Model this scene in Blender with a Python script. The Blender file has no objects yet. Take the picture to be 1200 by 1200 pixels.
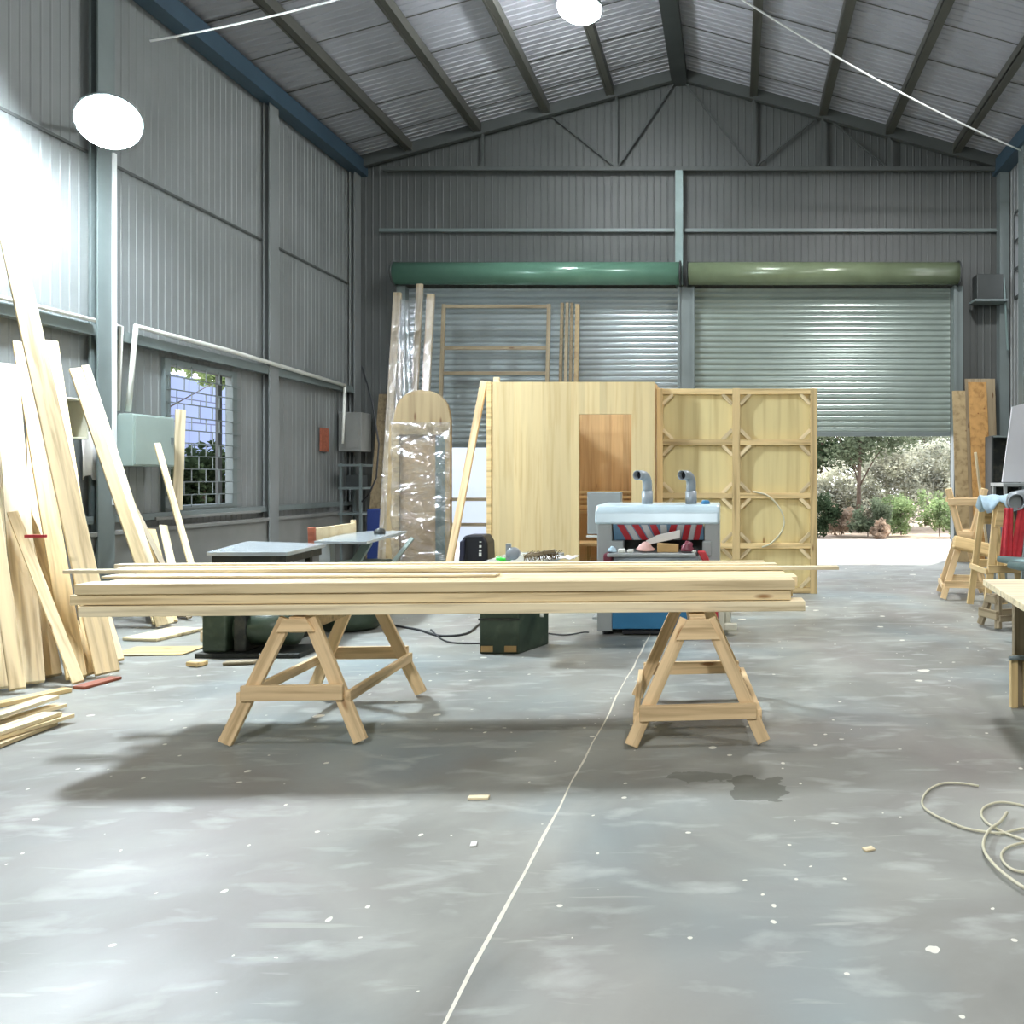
import bpy, math, random
from mathutils import Vector, Matrix
random.seed(7)
C = bpy.context.scene.collection
SC = bpy.context.scene
F = 950.0; CX = 860.0; CY = 560.0; H = 1.5
V = Vector
def W(px, py, D):            # photograph point at a known real distance -> place in the hall
    return V(((px-CX)*D/F, D, H+(CY-py)*D/F))
def G(px, py, z=0.0):        # photograph point lying on the ground (or at height z)
    D = F*(H-z)/(py-CY)
    return V(((px-CX)*D/F, D, z))

# ------------------------------------------------------------------ materials
def new(name):
    m = bpy.data.materials.new(name); m.use_nodes = True
    nt = m.node_tree; b = nt.nodes['Principled BSDF']
    return m, nt, b
def N(nt, t, **k):
    n = nt.nodes.new(t)
    for a, v in k.items():
        if a.startswith('i_'): n.inputs[a[2:].replace('_', ' ')].default_value = v
        else: setattr(n, a, v)
    return n
def ramp(nt, stops):
    r = nt.nodes.new('ShaderNodeValToRGB'); e = r.color_ramp.elements
    while len(e) < len(stops): e.new(0.5)
    for q, (p, c) in zip(e, stops):
        q.position = p; q.color = (c[0], c[1], c[2], 1) if not isinstance(c, (int, float)) else (c, c, c, 1)
    return r
def s2l(c):
    return tuple((v/255/12.92 if v/255 <= .04045 else ((v/255+.055)/1.055)**2.4) for v in c)
def coord(nt, scale=(1,1,1), which='Object'):
    t = N(nt, 'ShaderNodeTexCoord'); m = N(nt, 'ShaderNodeMapping'); m.inputs['Scale'].default_value = scale
    nt.links.new(t.outputs[which], m.inputs['Vector']); return m.outputs['Vector']
def wood(name, rgb, var=.18, rough=.6, axis='x', grain=1.0, contrast=.16, stave=0):
    m, nt, b = new(name); L = nt.links.new
    sc = {'x': (.7,14,14), 'z': (14,14,.7), 'y': (14,.7,14)}[axis]
    t = N(nt, 'ShaderNodeTexCoord'); oi = N(nt, 'ShaderNodeObjectInfo')
    add = N(nt, 'ShaderNodeVectorMath', operation='ADD'); comb = N(nt, 'ShaderNodeMath', operation='MULTIPLY'); comb.inputs[1].default_value = 37
    L(oi.outputs['Random'], comb.inputs[0]); L(t.outputs['Object'], add.inputs[0]); L(comb.outputs[0], add.inputs[1])
    mp = N(nt, 'ShaderNodeMapping'); mp.inputs['Scale'].default_value = tuple(v*grain for v in sc); L(add.outputs[0], mp.inputs[0])
    n1 = N(nt, 'ShaderNodeTexNoise'); n1.inputs['Scale'].default_value = 1.6; n1.inputs['Detail'].default_value = 5; n1.inputs['Distortion'].default_value = .4
    L(mp.outputs[0], n1.inputs['Vector'])
    c = s2l(rgb); dk = tuple(v*(1-contrast*2.4) for v in c); lt = tuple(min(1, v*(1+contrast)) for v in c)
    dk = (dk[0], dk[1]*.93, dk[2]*.82)
    r = ramp(nt, [(.3, dk), (.5, c), (.72, lt)]); L(n1.outputs['Fac'], r.inputs[0])
    # knots
    mk = N(nt, 'ShaderNodeMapping'); mk.inputs['Scale'].default_value = {'x': (1.6,6,6), 'z': (6,6,1.6), 'y': (6,1.6,6)}[axis]; L(add.outputs[0], mk.inputs[0])
    vo = N(nt, 'ShaderNodeTexVoronoi'); vo.inputs['Scale'].default_value = .9; L(mk.outputs[0], vo.inputs['Vector'])
    kr = ramp(nt, [(.045, 1.0), (.10, 0.0)]); L(vo.outputs['Distance'], kr.inputs[0])
    mx = N(nt, 'ShaderNodeMix', data_type='RGBA'); mx.inputs['B'].default_value = (c[0]*.42, c[1]*.28, c[2]*.18, 1)
    L(kr.outputs[0], mx.inputs['Factor']); L(r.outputs[0], mx.inputs['A'])
    hs = N(nt, 'ShaderNodeHueSaturation'); mr = N(nt, 'ShaderNodeMapRange'); mr.inputs['To Min'].default_value = 1-var; mr.inputs['To Max'].default_value = 1+var*.6
    L(oi.outputs['Random'], mr.inputs[0]); L(mr.outputs[0], hs.inputs['Value']); L(mx.outputs['Result'], hs.inputs['Color'])
    out = hs.outputs[0]
    if stave:
        sx = N(nt, 'ShaderNodeSeparateXYZ'); L(t.outputs['Object'], sx.inputs[0]); mu = N(nt, 'ShaderNodeMath', operation='MULTIPLY'); mu.inputs[1].default_value = stave
        fl_ = N(nt, 'ShaderNodeMath', operation='FLOOR'); wn = N(nt, 'ShaderNodeTexWhiteNoise', noise_dimensions='1D'); L(sx.outputs['X'], mu.inputs[0]); L(mu.outputs[0], fl_.inputs[0]); L(fl_.outputs[0], wn.inputs['W'])
        m2 = N(nt, 'ShaderNodeMapRange'); m2.inputs['To Min'].default_value = .86; m2.inputs['To Max'].default_value = 1.05; L(wn.outputs['Value'], m2.inputs[0])
        h2 = N(nt, 'ShaderNodeHueSaturation'); L(out, h2.inputs['Color']); L(m2.outputs[0], h2.inputs['Value']); out = h2.outputs[0]
    L(out, b.inputs['Base Color']); b.inputs['Roughness'].default_value = rough
    bp = N(nt, 'ShaderNodeBump'); bp.inputs['Strength'].default_value = .12; bp.inputs['Distance'].default_value = .004
    L(n1.outputs['Fac'], bp.inputs['Height']); L(bp.outputs[0], b.inputs['Normal'])
    return m
def paint(name, rgb, rough=.5, metal=0.0, var=.08, scale=3.0, bump=0.0, spec=.5, dirt=None):
    m, nt, b = new(name); L = nt.links.new
    v = coord(nt, (1,1,1)); n1 = N(nt, 'ShaderNodeTexNoise'); n1.inputs['Scale'].default_value = scale; n1.inputs['Detail'].default_value = 6
    L(v, n1.inputs['Vector']); c = s2l(rgb)
    r = ramp(nt, [(.3, tuple(x*(1-var*1.5) for x in c)), (.7, tuple(min(1, x*(1+var)) for x in c))]); L(n1.outputs['Fac'], r.inputs[0])
    out = r.outputs[0]
    if dirt:
        n2 = N(nt, 'ShaderNodeTexNoise'); n2.inputs['Scale'].default_value = scale*2.3; n2.inputs['Detail'].default_value = 8; L(v, n2.inputs['Vector'])
        r2 = ramp(nt, [(.52, 0.0), (.68, 1.0)]); L(n2.outputs['Fac'], r2.inputs[0])
        mx = N(nt, 'ShaderNodeMix', data_type='RGBA'); d = s2l(dirt); mx.inputs['B'].default_value = (*d, 1)
        L(r2.outputs[0], mx.inputs['Factor']); L(out, mx.inputs['A']); out = mx.outputs['Result']
    L(out, b.inputs['Base Color']); b.inputs['Roughness'].default_value = rough; b.inputs['Metallic'].default_value = metal
    b.inputs['Specular IOR Level'].default_value = spec
    if bump:
        bp = N(nt, 'ShaderNodeBump'); bp.inputs['Strength'].default_value = bump; bp.inputs['Distance'].default_value = .01
        L(n1.outputs['Fac'], bp.inputs['Height']); L(bp.outputs[0], b.inputs['Normal'])
    return m
def emit(name, rgb, s):
    m = bpy.data.materials.new(name); m.use_nodes = True; nt = m.node_tree; nt.nodes.clear()
    e = N(nt, 'ShaderNodeEmission'); e.inputs[0].default_value = (*rgb, 1); e.inputs[1].default_value = s
    o = N(nt, 'ShaderNodeOutputMaterial'); nt.links.new(e.outputs[0], o.inputs[0]); return m
def floor_mat():
    m, nt, b = new('polished_concrete'); L = nt.links.new
    v = coord(nt)
    def noise(s, d=6, dist=0.0, vec=v):
        n = N(nt, 'ShaderNodeTexNoise'); n.inputs['Scale'].default_value = s; n.inputs['Detail'].default_value = d; n.inputs['Distortion'].default_value = dist
        L(vec, n.inputs['Vector']); return n.outputs['Fac']
    base = ramp(nt, [(.32, s2l((122,121,114))), (.5, s2l((141,142,134))), (.68, s2l((160,161,152)))]); L(noise(.9, 9, .8), base.inputs[0])
    def over(prev, fac, col, k=1.0):
        mx = N(nt, 'ShaderNodeMix', data_type='RGBA'); mx.inputs['B'].default_value = (*s2l(col), 1)
        mu = N(nt, 'ShaderNodeMath', operation='MULTIPLY'); mu.inputs[1].default_value = k; L(fac, mu.inputs[0])
        L(mu.outputs[0], mx.inputs['Factor']); L(prev, mx.inputs['A']); return mx.outputs['Result']
    c = base.outputs[0]
    r1 = ramp(nt, [(.48, 0.0), (.66, 1.0)]); L(noise(.55, 4, .3), r1.inputs[0]); c = over(c, r1.outputs[0], (136,153,156), .6)
    v3 = coord(nt, (1,1,1)); v3m = N(nt, 'ShaderNodeMapping'); v3m.inputs['Location'].default_value = (7,3,0); L(v3, v3m.inputs[0])
    r2 = ramp(nt, [(.5, 0.0), (.68, 1.0)]); L(noise(.7, 5, .5, v3m.outputs[0]), r2.inputs[0]); c = over(c, r2.outputs[0], (138,130,124), .5)
    # chalky dust smears
    vs = N(nt, 'ShaderNodeMapping'); vs.inputs['Scale'].default_value = (1.3,3.2,1); vs.inputs['Rotation'].default_value = (0,0,-.5); L(v, vs.inputs[0])
    r3 = ramp(nt, [(.54, 0.0), (.76, 1.0)]); L(noise(2.3, 13, .3, vs.outputs[0]), r3.inputs[0]); c = over(c, r3.outputs[0], (200,204,198), .5)
    # fine scratches
    vs2 = N(nt, 'ShaderNodeMapping'); vs2.inputs['Scale'].default_value = (2,22,1); vs2.inputs['Rotation'].default_value = (0,0,.45); L(v, vs2.inputs[0])
    r4 = ramp(nt, [(.66, 0.0), (.74, 1.0)]); L(noise(1.0, 4, .6, vs2.outputs[0]), r4.inputs[0]); c = over(c, r4.outputs[0], (205,205,192), .25)
    # paint / plaster splashes
    for sc, th, loc in ((2.4,.09,2), (3.2,.075,0), (6.5,.065,5), (11,.09,9)):
        mm = N(nt, 'ShaderNodeMapping'); mm.inputs['Location'].default_value = (loc,loc*.7,0); L(v, mm.inputs[0])
        nn = N(nt, 'ShaderNodeTexNoise'); nn.inputs['Scale'].default_value = 9; nn.inputs['Detail'].default_value = 3; L(mm.outputs[0], nn.inputs['Vector'])
        ad = N(nt, 'ShaderNodeMix', data_type='VECTOR'); ad.inputs['Factor'].default_value = .05; L(mm.outputs[0], ad.inputs['A']); L(nn.outputs['Color'], ad.inputs['B'])
        vo = N(nt, 'ShaderNodeTexVoronoi'); vo.inputs['Scale'].default_value = sc; L(ad.outputs['Result'], vo.inputs['Vector'])
        sep = N(nt, 'ShaderNodeSeparateColor'); L(vo.outputs['Color'], sep.inputs[0])
        big = N(nt, 'ShaderNodeMath', operation='MULTIPLY'); big.inputs[1].default_value = th*1.5; L(sep.outputs[0], big.inputs[0])
        lt = N(nt, 'ShaderNodeMath', operation='LESS_THAN'); L(vo.outputs['Distance'], lt.inputs[0]); L(big.outputs[0], lt.inputs[1])
        gt = N(nt, 'ShaderNodeMath', operation='GREATER_THAN'); gt.inputs[1].default_value = .62; L(sep.outputs[1], gt.inputs[0])
        mu = N(nt, 'ShaderNodeMath', operation='MULTIPLY'); L(lt.outputs[0], mu.inputs[0]); L(gt.outputs[0], mu.inputs[1])
        c = over(c, mu.outputs[0], (232,230,215), .85)
    # dark damp stain near the right trestle
    def blob(cx, cy, rx, ry):
        mm = N(nt, 'ShaderNodeMapping'); mm.inputs['Location'].default_value = (-cx/rx,-cy/ry,0); mm.inputs['Scale'].default_value = (1/rx,1/ry,0)
        nn = N(nt, 'ShaderNodeTexNoise'); nn.inputs['Scale'].default_value = 6; nn.inputs['Detail'].default_value = 4; L(v, nn.inputs['Vector'])
        ad = N(nt, 'ShaderNodeMix', data_type='VECTOR'); ad.inputs['Factor'].default_value = .22; L(v, ad.inputs['A']); L(nn.outputs['Color'], ad.inputs['B'])
        L(ad.outputs['Result'], mm.inputs[0])
        ln = N(nt, 'ShaderNodeVectorMath', operation='LENGTH'); L(mm.outputs[0], ln.inputs[0])
        l2 = N(nt, 'ShaderNodeMath', operation='LESS_THAN'); l2.inputs[1].default_value = 1; L(ln.outputs['Value'], l2.inputs[0]); return l2.outputs[0]
    c = over(c, blob(.2,3.15,.12,.14), (84,86,76), .7); c = over(c, blob(.0,3.28,.13,.07), (90,92,82), .55)
    L(c, b.inputs['Base Color'])
    rr = ramp(nt, [(.35, .42), (.65, .58)]); L(noise(1.8, 6), rr.inputs[0]); L(rr.outputs[0], b.inputs['Roughness'])
    b.inputs['Specular IOR Level'].default_value = .3
    bp = N(nt, 'ShaderNodeBump'); bp.inputs['Strength'].default_value = .12; bp.inputs['Distance'].default_value = .01
    L(noise(14, 6), bp.inputs['Height']); L(bp.outputs[0], b.inputs['Normal'])
    return m
def film(name, alpha=.75, rough=.12, scale=5.0):
    m = bpy.data.materials.new(name); m.use_nodes = True; nt = m.node_tree; nt.nodes.clear(); L = nt.links.new
    tr = N(nt, 'ShaderNodeBsdfTransparent'); gl = N(nt, 'ShaderNodeBsdfGlossy'); gl.inputs['Roughness'].default_value = rough
    df = N(nt, 'ShaderNodeBsdfDiffuse'); df.inputs[0].default_value = (.5,.51,.5,1)
    v = coord(nt, (1,1,2.2)); n1 = N(nt, 'ShaderNodeTexNoise'); n1.inputs['Scale'].default_value = scale; n1.inputs['Detail'].default_value = 4; n1.inputs['Distortion'].default_value = 1.2
    L(v, n1.inputs['Vector']); bp = N(nt, 'ShaderNodeBump'); bp.inputs['Strength'].default_value = 1.0; bp.inputs['Distance'].default_value = .06
    L(n1.outputs['Fac'], bp.inputs['Height']); L(bp.outputs[0], gl.inputs['Normal'])
    a = N(nt, 'ShaderNodeMixShader'); a.inputs[0].default_value = .72; L(df.outputs[0], a.inputs[1]); L(gl.outputs[0], a.inputs[2])
    o = N(nt, 'ShaderNodeMixShader'); o.inputs[0].default_value = 1-alpha; L(tr.outputs[0], o.inputs[1]); L(a.outputs[0], o.inputs[2])
    out = N(nt, 'ShaderNodeOutputMaterial'); L(o.outputs[0], out.inputs[0]); return m
def leafmat(name, rgb):
    m = bpy.data.materials.new(name); m.use_nodes = True; nt = m.node_tree; nt.nodes.clear(); L = nt.links.new
    v = coord(nt); n1 = N(nt, 'ShaderNodeTexNoise'); n1.inputs['Scale'].default_value = 2.5; n1.inputs['Detail'].default_value = 5; L(v, n1.inputs['Vector'])
    c = s2l(rgb); r = ramp(nt, [(.3, tuple(x*.45 for x in c)), (.55, c), (.75, tuple(min(1, x*1.6) for x in c))]); L(n1.outputs['Fac'], r.inputs[0])
    d = N(nt, 'ShaderNodeBsdfDiffuse'); t = N(nt, 'ShaderNodeBsdfTranslucent'); L(r.outputs[0], d.inputs[0]); L(r.outputs[0], t.inputs[0])
    a = N(nt, 'ShaderNodeMixShader'); a.inputs[0].default_value = .45; L(d.outputs[0], a.inputs[1]); L(t.outputs[0], a.inputs[2])
    o = N(nt, 'ShaderNodeOutputMaterial'); L(a.outputs[0], o.inputs[0]); return m

M = {}
M['pine'] = wood('pale_pine', (234,212,166), var=.24)
M['pine2'] = wood('yellow_pine', (224,196,140), var=.2)
M['pinew'] = wood('white_pine', (236,220,182), var=.12)
M['pine_z'] = wood('panel_pine', (226,204,152), axis='z', contrast=.05, var=.03, stave=11)
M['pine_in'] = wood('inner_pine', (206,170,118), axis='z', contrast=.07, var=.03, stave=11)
M['ply'] = wood('plywood_skin', (226,208,150), axis='z', grain=.35, contrast=.08, var=.03)
M['horse'] = wood('trestle_pine', (232,202,154), var=.1)
M['oldwood'] = wood('aged_timber', (150,136,108), var=.15)
M['board'] = wood('brown_board', (126,110,80), axis='z', var=.1)
M['oldply'] = wood('old_plywood', (158,138,100), axis='z', grain=.4)
M['goldply'] = wood('golden_plywood', (176,134,76), axis='z', grain=.4)
M['redwood'] = wood('red_wood', (150,84,60))
M['floor'] = floor_mat()
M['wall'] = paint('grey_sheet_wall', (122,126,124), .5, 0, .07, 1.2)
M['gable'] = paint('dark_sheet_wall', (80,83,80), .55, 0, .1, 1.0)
M['roof'] = paint('white_roof_lining', (150,152,156), .6, 0, .06, 1.5)
M['steel'] = paint('grey_steel', (108,118,116), .45, .1, .08, 2)
M['purlin'] = paint('olive_grey_steel', (78,78,70), .5, .1, .08, 2)
M['eave'] = paint('blue_grey_steel', (62,84,98), .4, .2, .08, 2)
M['truss'] = paint('gable_truss_steel', (72,76,73), .6, 0, .08, 2)
M['dark'] = paint('dark_steel', (58,62,60), .5, .2, .1, 3)
M['teal'] = paint('pale_teal_steel', (118,138,134), .4, .1, .1, 3)
M['roll_g'] = paint('green_roller_cover', (92,130,110), .22, .1, .06, 3)
M['roll_o'] = paint('olive_roller_cover', (112,124,96), .25, .1, .08, 3)
M['shut'] = paint('grey_shutter_slats', (158,168,168), .28, .35, .06, 2)
M['shut2'] = paint('greenish_shutter_slats', (142,154,146), .28, .35, .06, 2)
M['dado'] = paint('grey_plaster', (126,127,122), .7, 0, .08, 2, .1)
M['white'] = paint('white_plastic', (222,224,214), .4, 0, .03, 3)
M['cable'] = paint('white_cable', (225,228,224), .4, 0, .02, 3)
M['blackcable'] = paint('black_cable', (38,40,42), .5, 0, .05, 3)
M['hose'] = paint('cream_hose', (205,200,172), .4, 0, .05, 6)
M['swbox'] = paint('pale_green_box', (150,166,158), .45, .1, .05, 3)
M['iron'] = paint('cast_iron_top', (190,200,202), .25, .45, .06, 4)
M['mgreen'] = paint('dark_green_machine_paint', (56,70,54), .4, .1, .15, 4, dirt=(72,84,66))
M['mdark'] = paint('oily_dark_iron', (44,48,44), .45, .3, .2, 5, dirt=(66,66,56))
M['mgrey'] = paint('grey_machine_paint', (158,164,162), .4, .1, .05, 3)
M['mhood'] = paint('pale_blue_hood', (192,212,218), .3, .1, .05, 3)
M['mblue'] = paint('blue_machine_paint', (52,122,164), .35, .1, .08, 3)
M['mblue2'] = paint('dusty_blue_paint', (112,150,178), .4, .1, .12, 5)
M['mred'] = paint('red_paint', (186,52,58), .4, 0, .08, 5)
M['mwhite'] = paint('stripe_grey', (196,200,200), .4, 0, .05, 5)
M['maroon'] = paint('maroon_plastic', (116,48,62), .4, 0, .08, 5)
M['pipe'] = paint('galvanised_pipe', (150,158,162), .4, .15, .12, 6)
M['black'] = paint('black_plastic', (26,27,32), .4, 0, .1, 5)
M['navy'] = paint('navy_black_plastic', (44,46,62), .4, 0, .1, 5)
M['blue'] = paint('blue_plastic', (28,48,104), .4, 0, .08, 5)
M['cream'] = paint('cream_plastic', (206,204,184), .45, 0, .05, 5)
M['paper'] = paint('white_paper', (225,224,218), .7, 0, .04, 8)
M['card'] = paint('cardboard', (190,156,104), .8, 0, .08, 8)
M['backcard'] = paint('brown_backing_board', (166,140,104), .7, 0, .08, 2)
M['fencewood'] = wood('pale_fence_wood', (222,206,168), contrast=.05, grain=.3)
M['pink'] = paint('pinkish_cloth', (222,180,170), .9, 0, .12, 14)
M['clothb'] = paint('pale_blue_cloth', (176,202,214), .9, 0, .12, 14)
M['redcloth'] = paint('red_cloth', (200,58,66), .75, 0, .18, 9)
M['teall'] = paint('greenish_grey_sheet', (106,126,124), .35, .3, .15, 5)
M['brown'] = paint('brown_bristle', (96,76,46), .9, 0, .3, 30, .4)
M['lime'] = paint('bright_green_plastic', (70,220,70), .4, 0, .05, 5)
M['board_w'] = paint('white_board', (214,214,216), .5, 0, .02, 2)
M['conc_out'] = paint('sunlit_concrete_yard', (212,208,204), .9, 0, .05, .6)
M['outwall'] = paint('bluish_white_panel', (196,202,212), .6, 0, .03, 1)
M['roofin'] = paint('chipped_wood', (200,180,130), .9, 0, .2, 20)
M['film'] = film('clear_plastic_film', .80, .16, 2.0)
M['film2'] = film('milky_plastic_film', .84, .2, 4)
M['bark'] = paint('grey_brown_bark', (92,78,66), .9, 0, .2, 6, .5)
M['leaf1'] = leafmat('dull_green_leaves', (112,122,98)); M['leaf2'] = leafmat('hazed_green_leaves', (172,178,158)); M['leaf6'] = leafmat('hazed_undergrowth_leaves', (196,196,178))  # grey greens and undergrowth paled: outdoor glare haze put into the leaf colour
M['leaf3'] = leafmat('bright_green_leaves', (150,168,120)); M['leaf4'] = leafmat('brown_dry_leaves', (186,164,142))
M['leaf5'] = leafmat('dark_green_leaves', (66,80,58))
M['soil'] = paint('dry_soil', (160,140,118), .95, 0, .2, 3)
M['lens'] = emit('lit_lamp', (.80,.90,1.0), 900)
M['lens2'] = emit('lit_lamp_roof', (.9,.95,1.0), 260)
M['joint'] = paint('chalk_white_joint', (222,218,200), .8, 0, .1, 20)
def tiles():
    m, nt, b = new('white_blue_tiles'); L = nt.links.new
    v = coord(nt); sp = N(nt, 'ShaderNodeSeparateXYZ'); L(v, sp.inputs[0]); cb = N(nt, 'ShaderNodeCombineXYZ'); L(sp.outputs['Y'], cb.inputs[0]); L(sp.outputs['Z'], cb.inputs[1])
    br = N(nt, 'ShaderNodeTexBrick'); br.inputs['Scale'].default_value = 1; br.inputs['Brick Width'].default_value = .62; br.inputs['Row Height'].default_value = .42; br.inputs['Mortar Size'].default_value = .012
    br.inputs['Color1'].default_value = (.20,.25,.42,1); br.inputs['Color2'].default_value = (.24,.29,.46,1); br.inputs['Mortar'].default_value = (.08,.09,.14,1)
    L(cb.outputs[0], br.inputs['Vector']); L(br.outputs['Color'], b.inputs['Base Color']); b.inputs['Roughness'].default_value = .7; return m
M['tiles'] = tiles()

# ------------------------------------------------------------------ mesh helpers
def smooth(pts, n=8):
    out = []; P_ = [pts[0]]+pts+[pts[-1]]
    for i in range(1, len(P_)-2):
        for k in range(n):
            t = k/n; a, b, c, d = P_[i-1], P_[i], P_[i+1], P_[i+2]
            out.append(.5*((2*b)+(c-a)*t+(2*a-5*b+4*c-d)*t*t+(3*b-a-3*c+d)*t*t*t))
    return out+[pts[-1]]
class MB:
    def __init__(s): s.v = []; s.f = []; s.sm = []
    def add(s, vs, fs, smooth=False):
        o = len(s.v); s.v += [tuple(p) for p in vs]; s.f += [tuple(i+o for i in f) for f in fs]; s.sm += [smooth]*len(fs); return s
    def box(s, a, b):
        (x0,y0,z0), (x1,y1,z1) = a, b
        vs = [(x0,y0,z0),(x1,y0,z0),(x1,y1,z0),(x0,y1,z0),(x0,y0,z1),(x1,y0,z1),(x1,y1,z1),(x0,y1,z1)]
        return s.add(vs, [(0,3,2,1),(4,5,6,7),(0,1,5,4),(1,2,6,5),(2,3,7,6),(3,0,4,7)])
    def bar(s, p0, p1, w, t, n=(0,0,1)):
        p0, p1, n = V(p0), V(p1), V(n); x = (p1-p0).normalized(); z = (n-x*n.dot(x)).normalized(); y = z.cross(x)
        vs = []
        for p in (p0, p1):
            for a, c in ((-1,-1),(1,-1),(1,1),(-1,1)): vs.append(p+y*(a*w/2)+z*(c*t/2))
        return s.add(vs, [(0,1,2,3)[::-1],(4,5,6,7),(0,1,5,4),(1,2,6,5),(2,3,7,6),(3,0,4,7)])
    def tube(s, pts, r, n=10, caps=True):
        pts = [V(p) for p in pts]; rs = r if isinstance(r, (list, tuple)) else [r]*len(pts)
        vs = []; fs = []; up = None
        for i, p in enumerate(pts):
            d = (pts[min(i+1, len(pts)-1)]-pts[max(i-1, 0)]).normalized()
            if up is None: up = V((0,0,1)) if abs(d.z) < .9 else V((1,0,0))
            a = (up-d*up.dot(d))
            if a.length < 1e-4: a = V((1,.3,.2)); a = a-d*a.dot(d)
            a.normalize(); b = d.cross(a); up = a
            for k in range(n):
                t = 2*math.pi*k/n; vs.append(p+(a*math.cos(t)+b*math.sin(t))*rs[i])
        for i in range(len(pts)-1):
            for k in range(n):
                k2 = (k+1) % n; fs.append((i*n+k, i*n+k2, (i+1)*n+k2, (i+1)*n+k))
        s.add(vs, fs, True)
        if caps:
            m = len(pts)-1; o = len(s.v)-len(vs)
            s.f.append(tuple(o+k for k in range(n))[::-1]); s.sm.append(False)
            s.f.append(tuple(o+m*n+k for k in range(n))); s.sm.append(False)
        return s
    def prism(s, pts, d):         # polygon (3D points, planar) pushed along d
        pts = [V(p) for p in pts]; d = V(d); n = len(pts)
        vs = pts+[p+d for p in pts]
        return s.add(vs, [tuple(range(n))[::-1], tuple(range(n, 2*n))]+[(i, (i+1) % n, n+(i+1) % n, n+i) for i in range(n)])
    def lathe(s, prof, c=(0,0,0), n=20, axis='z'):
        vs = []; fs = []
        for r, h in prof:
            for k in range(n):
                t = 2*math.pi*k/n; a, b = r*math.cos(t), r*math.sin(t)
                q = (a,b,h) if axis == 'z' else ((a,h,b) if axis == 'y' else (h,a,b)); vs.append((q[0]+c[0], q[1]+c[1], q[2]+c[2]))
        for i in range(len(prof)-1):
            for k in range(n):
                k2 = (k+1) % n; fs.append((i*n+k, i*n+k2, (i+1)*n+k2, (i+1)*n+k))
        fs.append(tuple(range(n))[::-1]); fs.append(tuple((len(prof)-1)*n+k for k in range(n)))
        return s.add(vs, fs, True)
    def build(s, name, mat, parent=None, off=None, bevel=0, world=False):
        me = bpy.data.meshes.new(name)
        if world and parent is not None: off = parent.location
        vs = s.v if off is None else [(a-off[0], b-off[1], c-off[2]) for a, b, c in s.v]
        me.from_pydata([tuple(q) for q in vs], [], s.f); me.materials.append(M[mat] if isinstance(mat, str) else mat)
        me.polygons.foreach_set('use_smooth', s.sm); me.update()
        import bmesh
        bm = bmesh.new(); bm.from_mesh(me); bmesh.ops.recalc_face_normals(bm, faces=bm.faces); bm.to_mesh(me); bm.free()
        o = bpy.data.objects.new(name, me); C.objects.link(o)
        if parent is not None: o.parent = parent
        elif off is not None: o.location = off
        if bevel:
            bv = o.modifiers.new('b', 'BEVEL'); bv.width = bevel; bv.segments = 2; bv.limit_method = 'ANGLE'
        return o
def tag(o, label, cat, group=None, kind=None):
    o['label'] = label; o['category'] = cat
    if group: o['group'] = group
    if kind: o['kind'] = kind
    return o
def struct(o): o['kind'] = 'structure'; return o
def thing(name, label, cat, loc, rz=0, group=None):
    o = bpy.data.objects.new(name, None); C.objects.link(o); o.location = loc; o.rotation_euler = (0,0,rz); o.empty_display_size = .1
    tag(o, label, cat, group); return o
def plank(name, p0, p1, w, t, mat, parent=None, n=(0,-1,0), bevel=.004, taper=0):
    """one board: local X runs along its length; coordinates are the parent's when parented"""
    p0, p1, n = V(p0), V(p1), V(n); x = (p1-p0); Ln = x.length; x.normalize()
    z = (n-x*n.dot(x)).normalized(); y = z.cross(x)
    mb = MB(); w1 = w*(1-taper)
    vs = [(0,-w/2,-t/2),(Ln,-w1/2,-t/2),(Ln,w1/2,-t/2),(0,w/2,-t/2),(0,-w/2,t/2),(Ln,-w1/2,t/2),(Ln,w1/2,t/2),(0,w/2,t/2)]
    mb.add(vs, [(0,3,2,1),(4,5,6,7),(0,1,5,4),(1,2,6,5),(2,3,7,6),(3,0,4,7)])
    o = mb.build(name, mat, None, bevel=bevel)
    m = Matrix(((x.x,y.x,z.x,p0.x),(x.y,y.y,z.y,p0.y),(x.z,y.z,z.z,p0.z),(0,0,0,1)))
    if parent is not None: o.parent = parent
    o.matrix_local = m
    if parent is None: o.matrix_world = m
    return o
def sheet(fn, U, Vv, period, depth, u0, u1, v0, v1, prof=None):
    """corrugated sheet: ribs run along v, repeat along u; fn(u,v,h)->point"""
    prof = prof or [(0,0),(.42,0),(.5,1),(.62,1),(.7,0)]
    vs = []; fs = []; k0 = math.floor(u0/period); us = []
    k = k0
    while k*period < u1:
        for a, h in prof:
            u = (k+a)*period
            if u0 < u < u1: us.append((u, h*depth))
        k += 1
    us = [(u0, 0)]+us+[(u1, 0)]
    for u, h in us: vs.append(fn(u, v0, h)); vs.append(fn(u, v1, h))
    for i in range(len(us)-1): fs.append((2*i, 2*i+2, 2*i+3, 2*i+1))
    return vs, fs
XL, XR, YB, XM = -7.03, 5.04, 15.0, -1.0
EZ, AZ = 7.35, 9.02
Y0 = -6.0
def roofz(x): return AZ-(AZ-EZ)*abs(x-XM)/(XR-XM)

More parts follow.
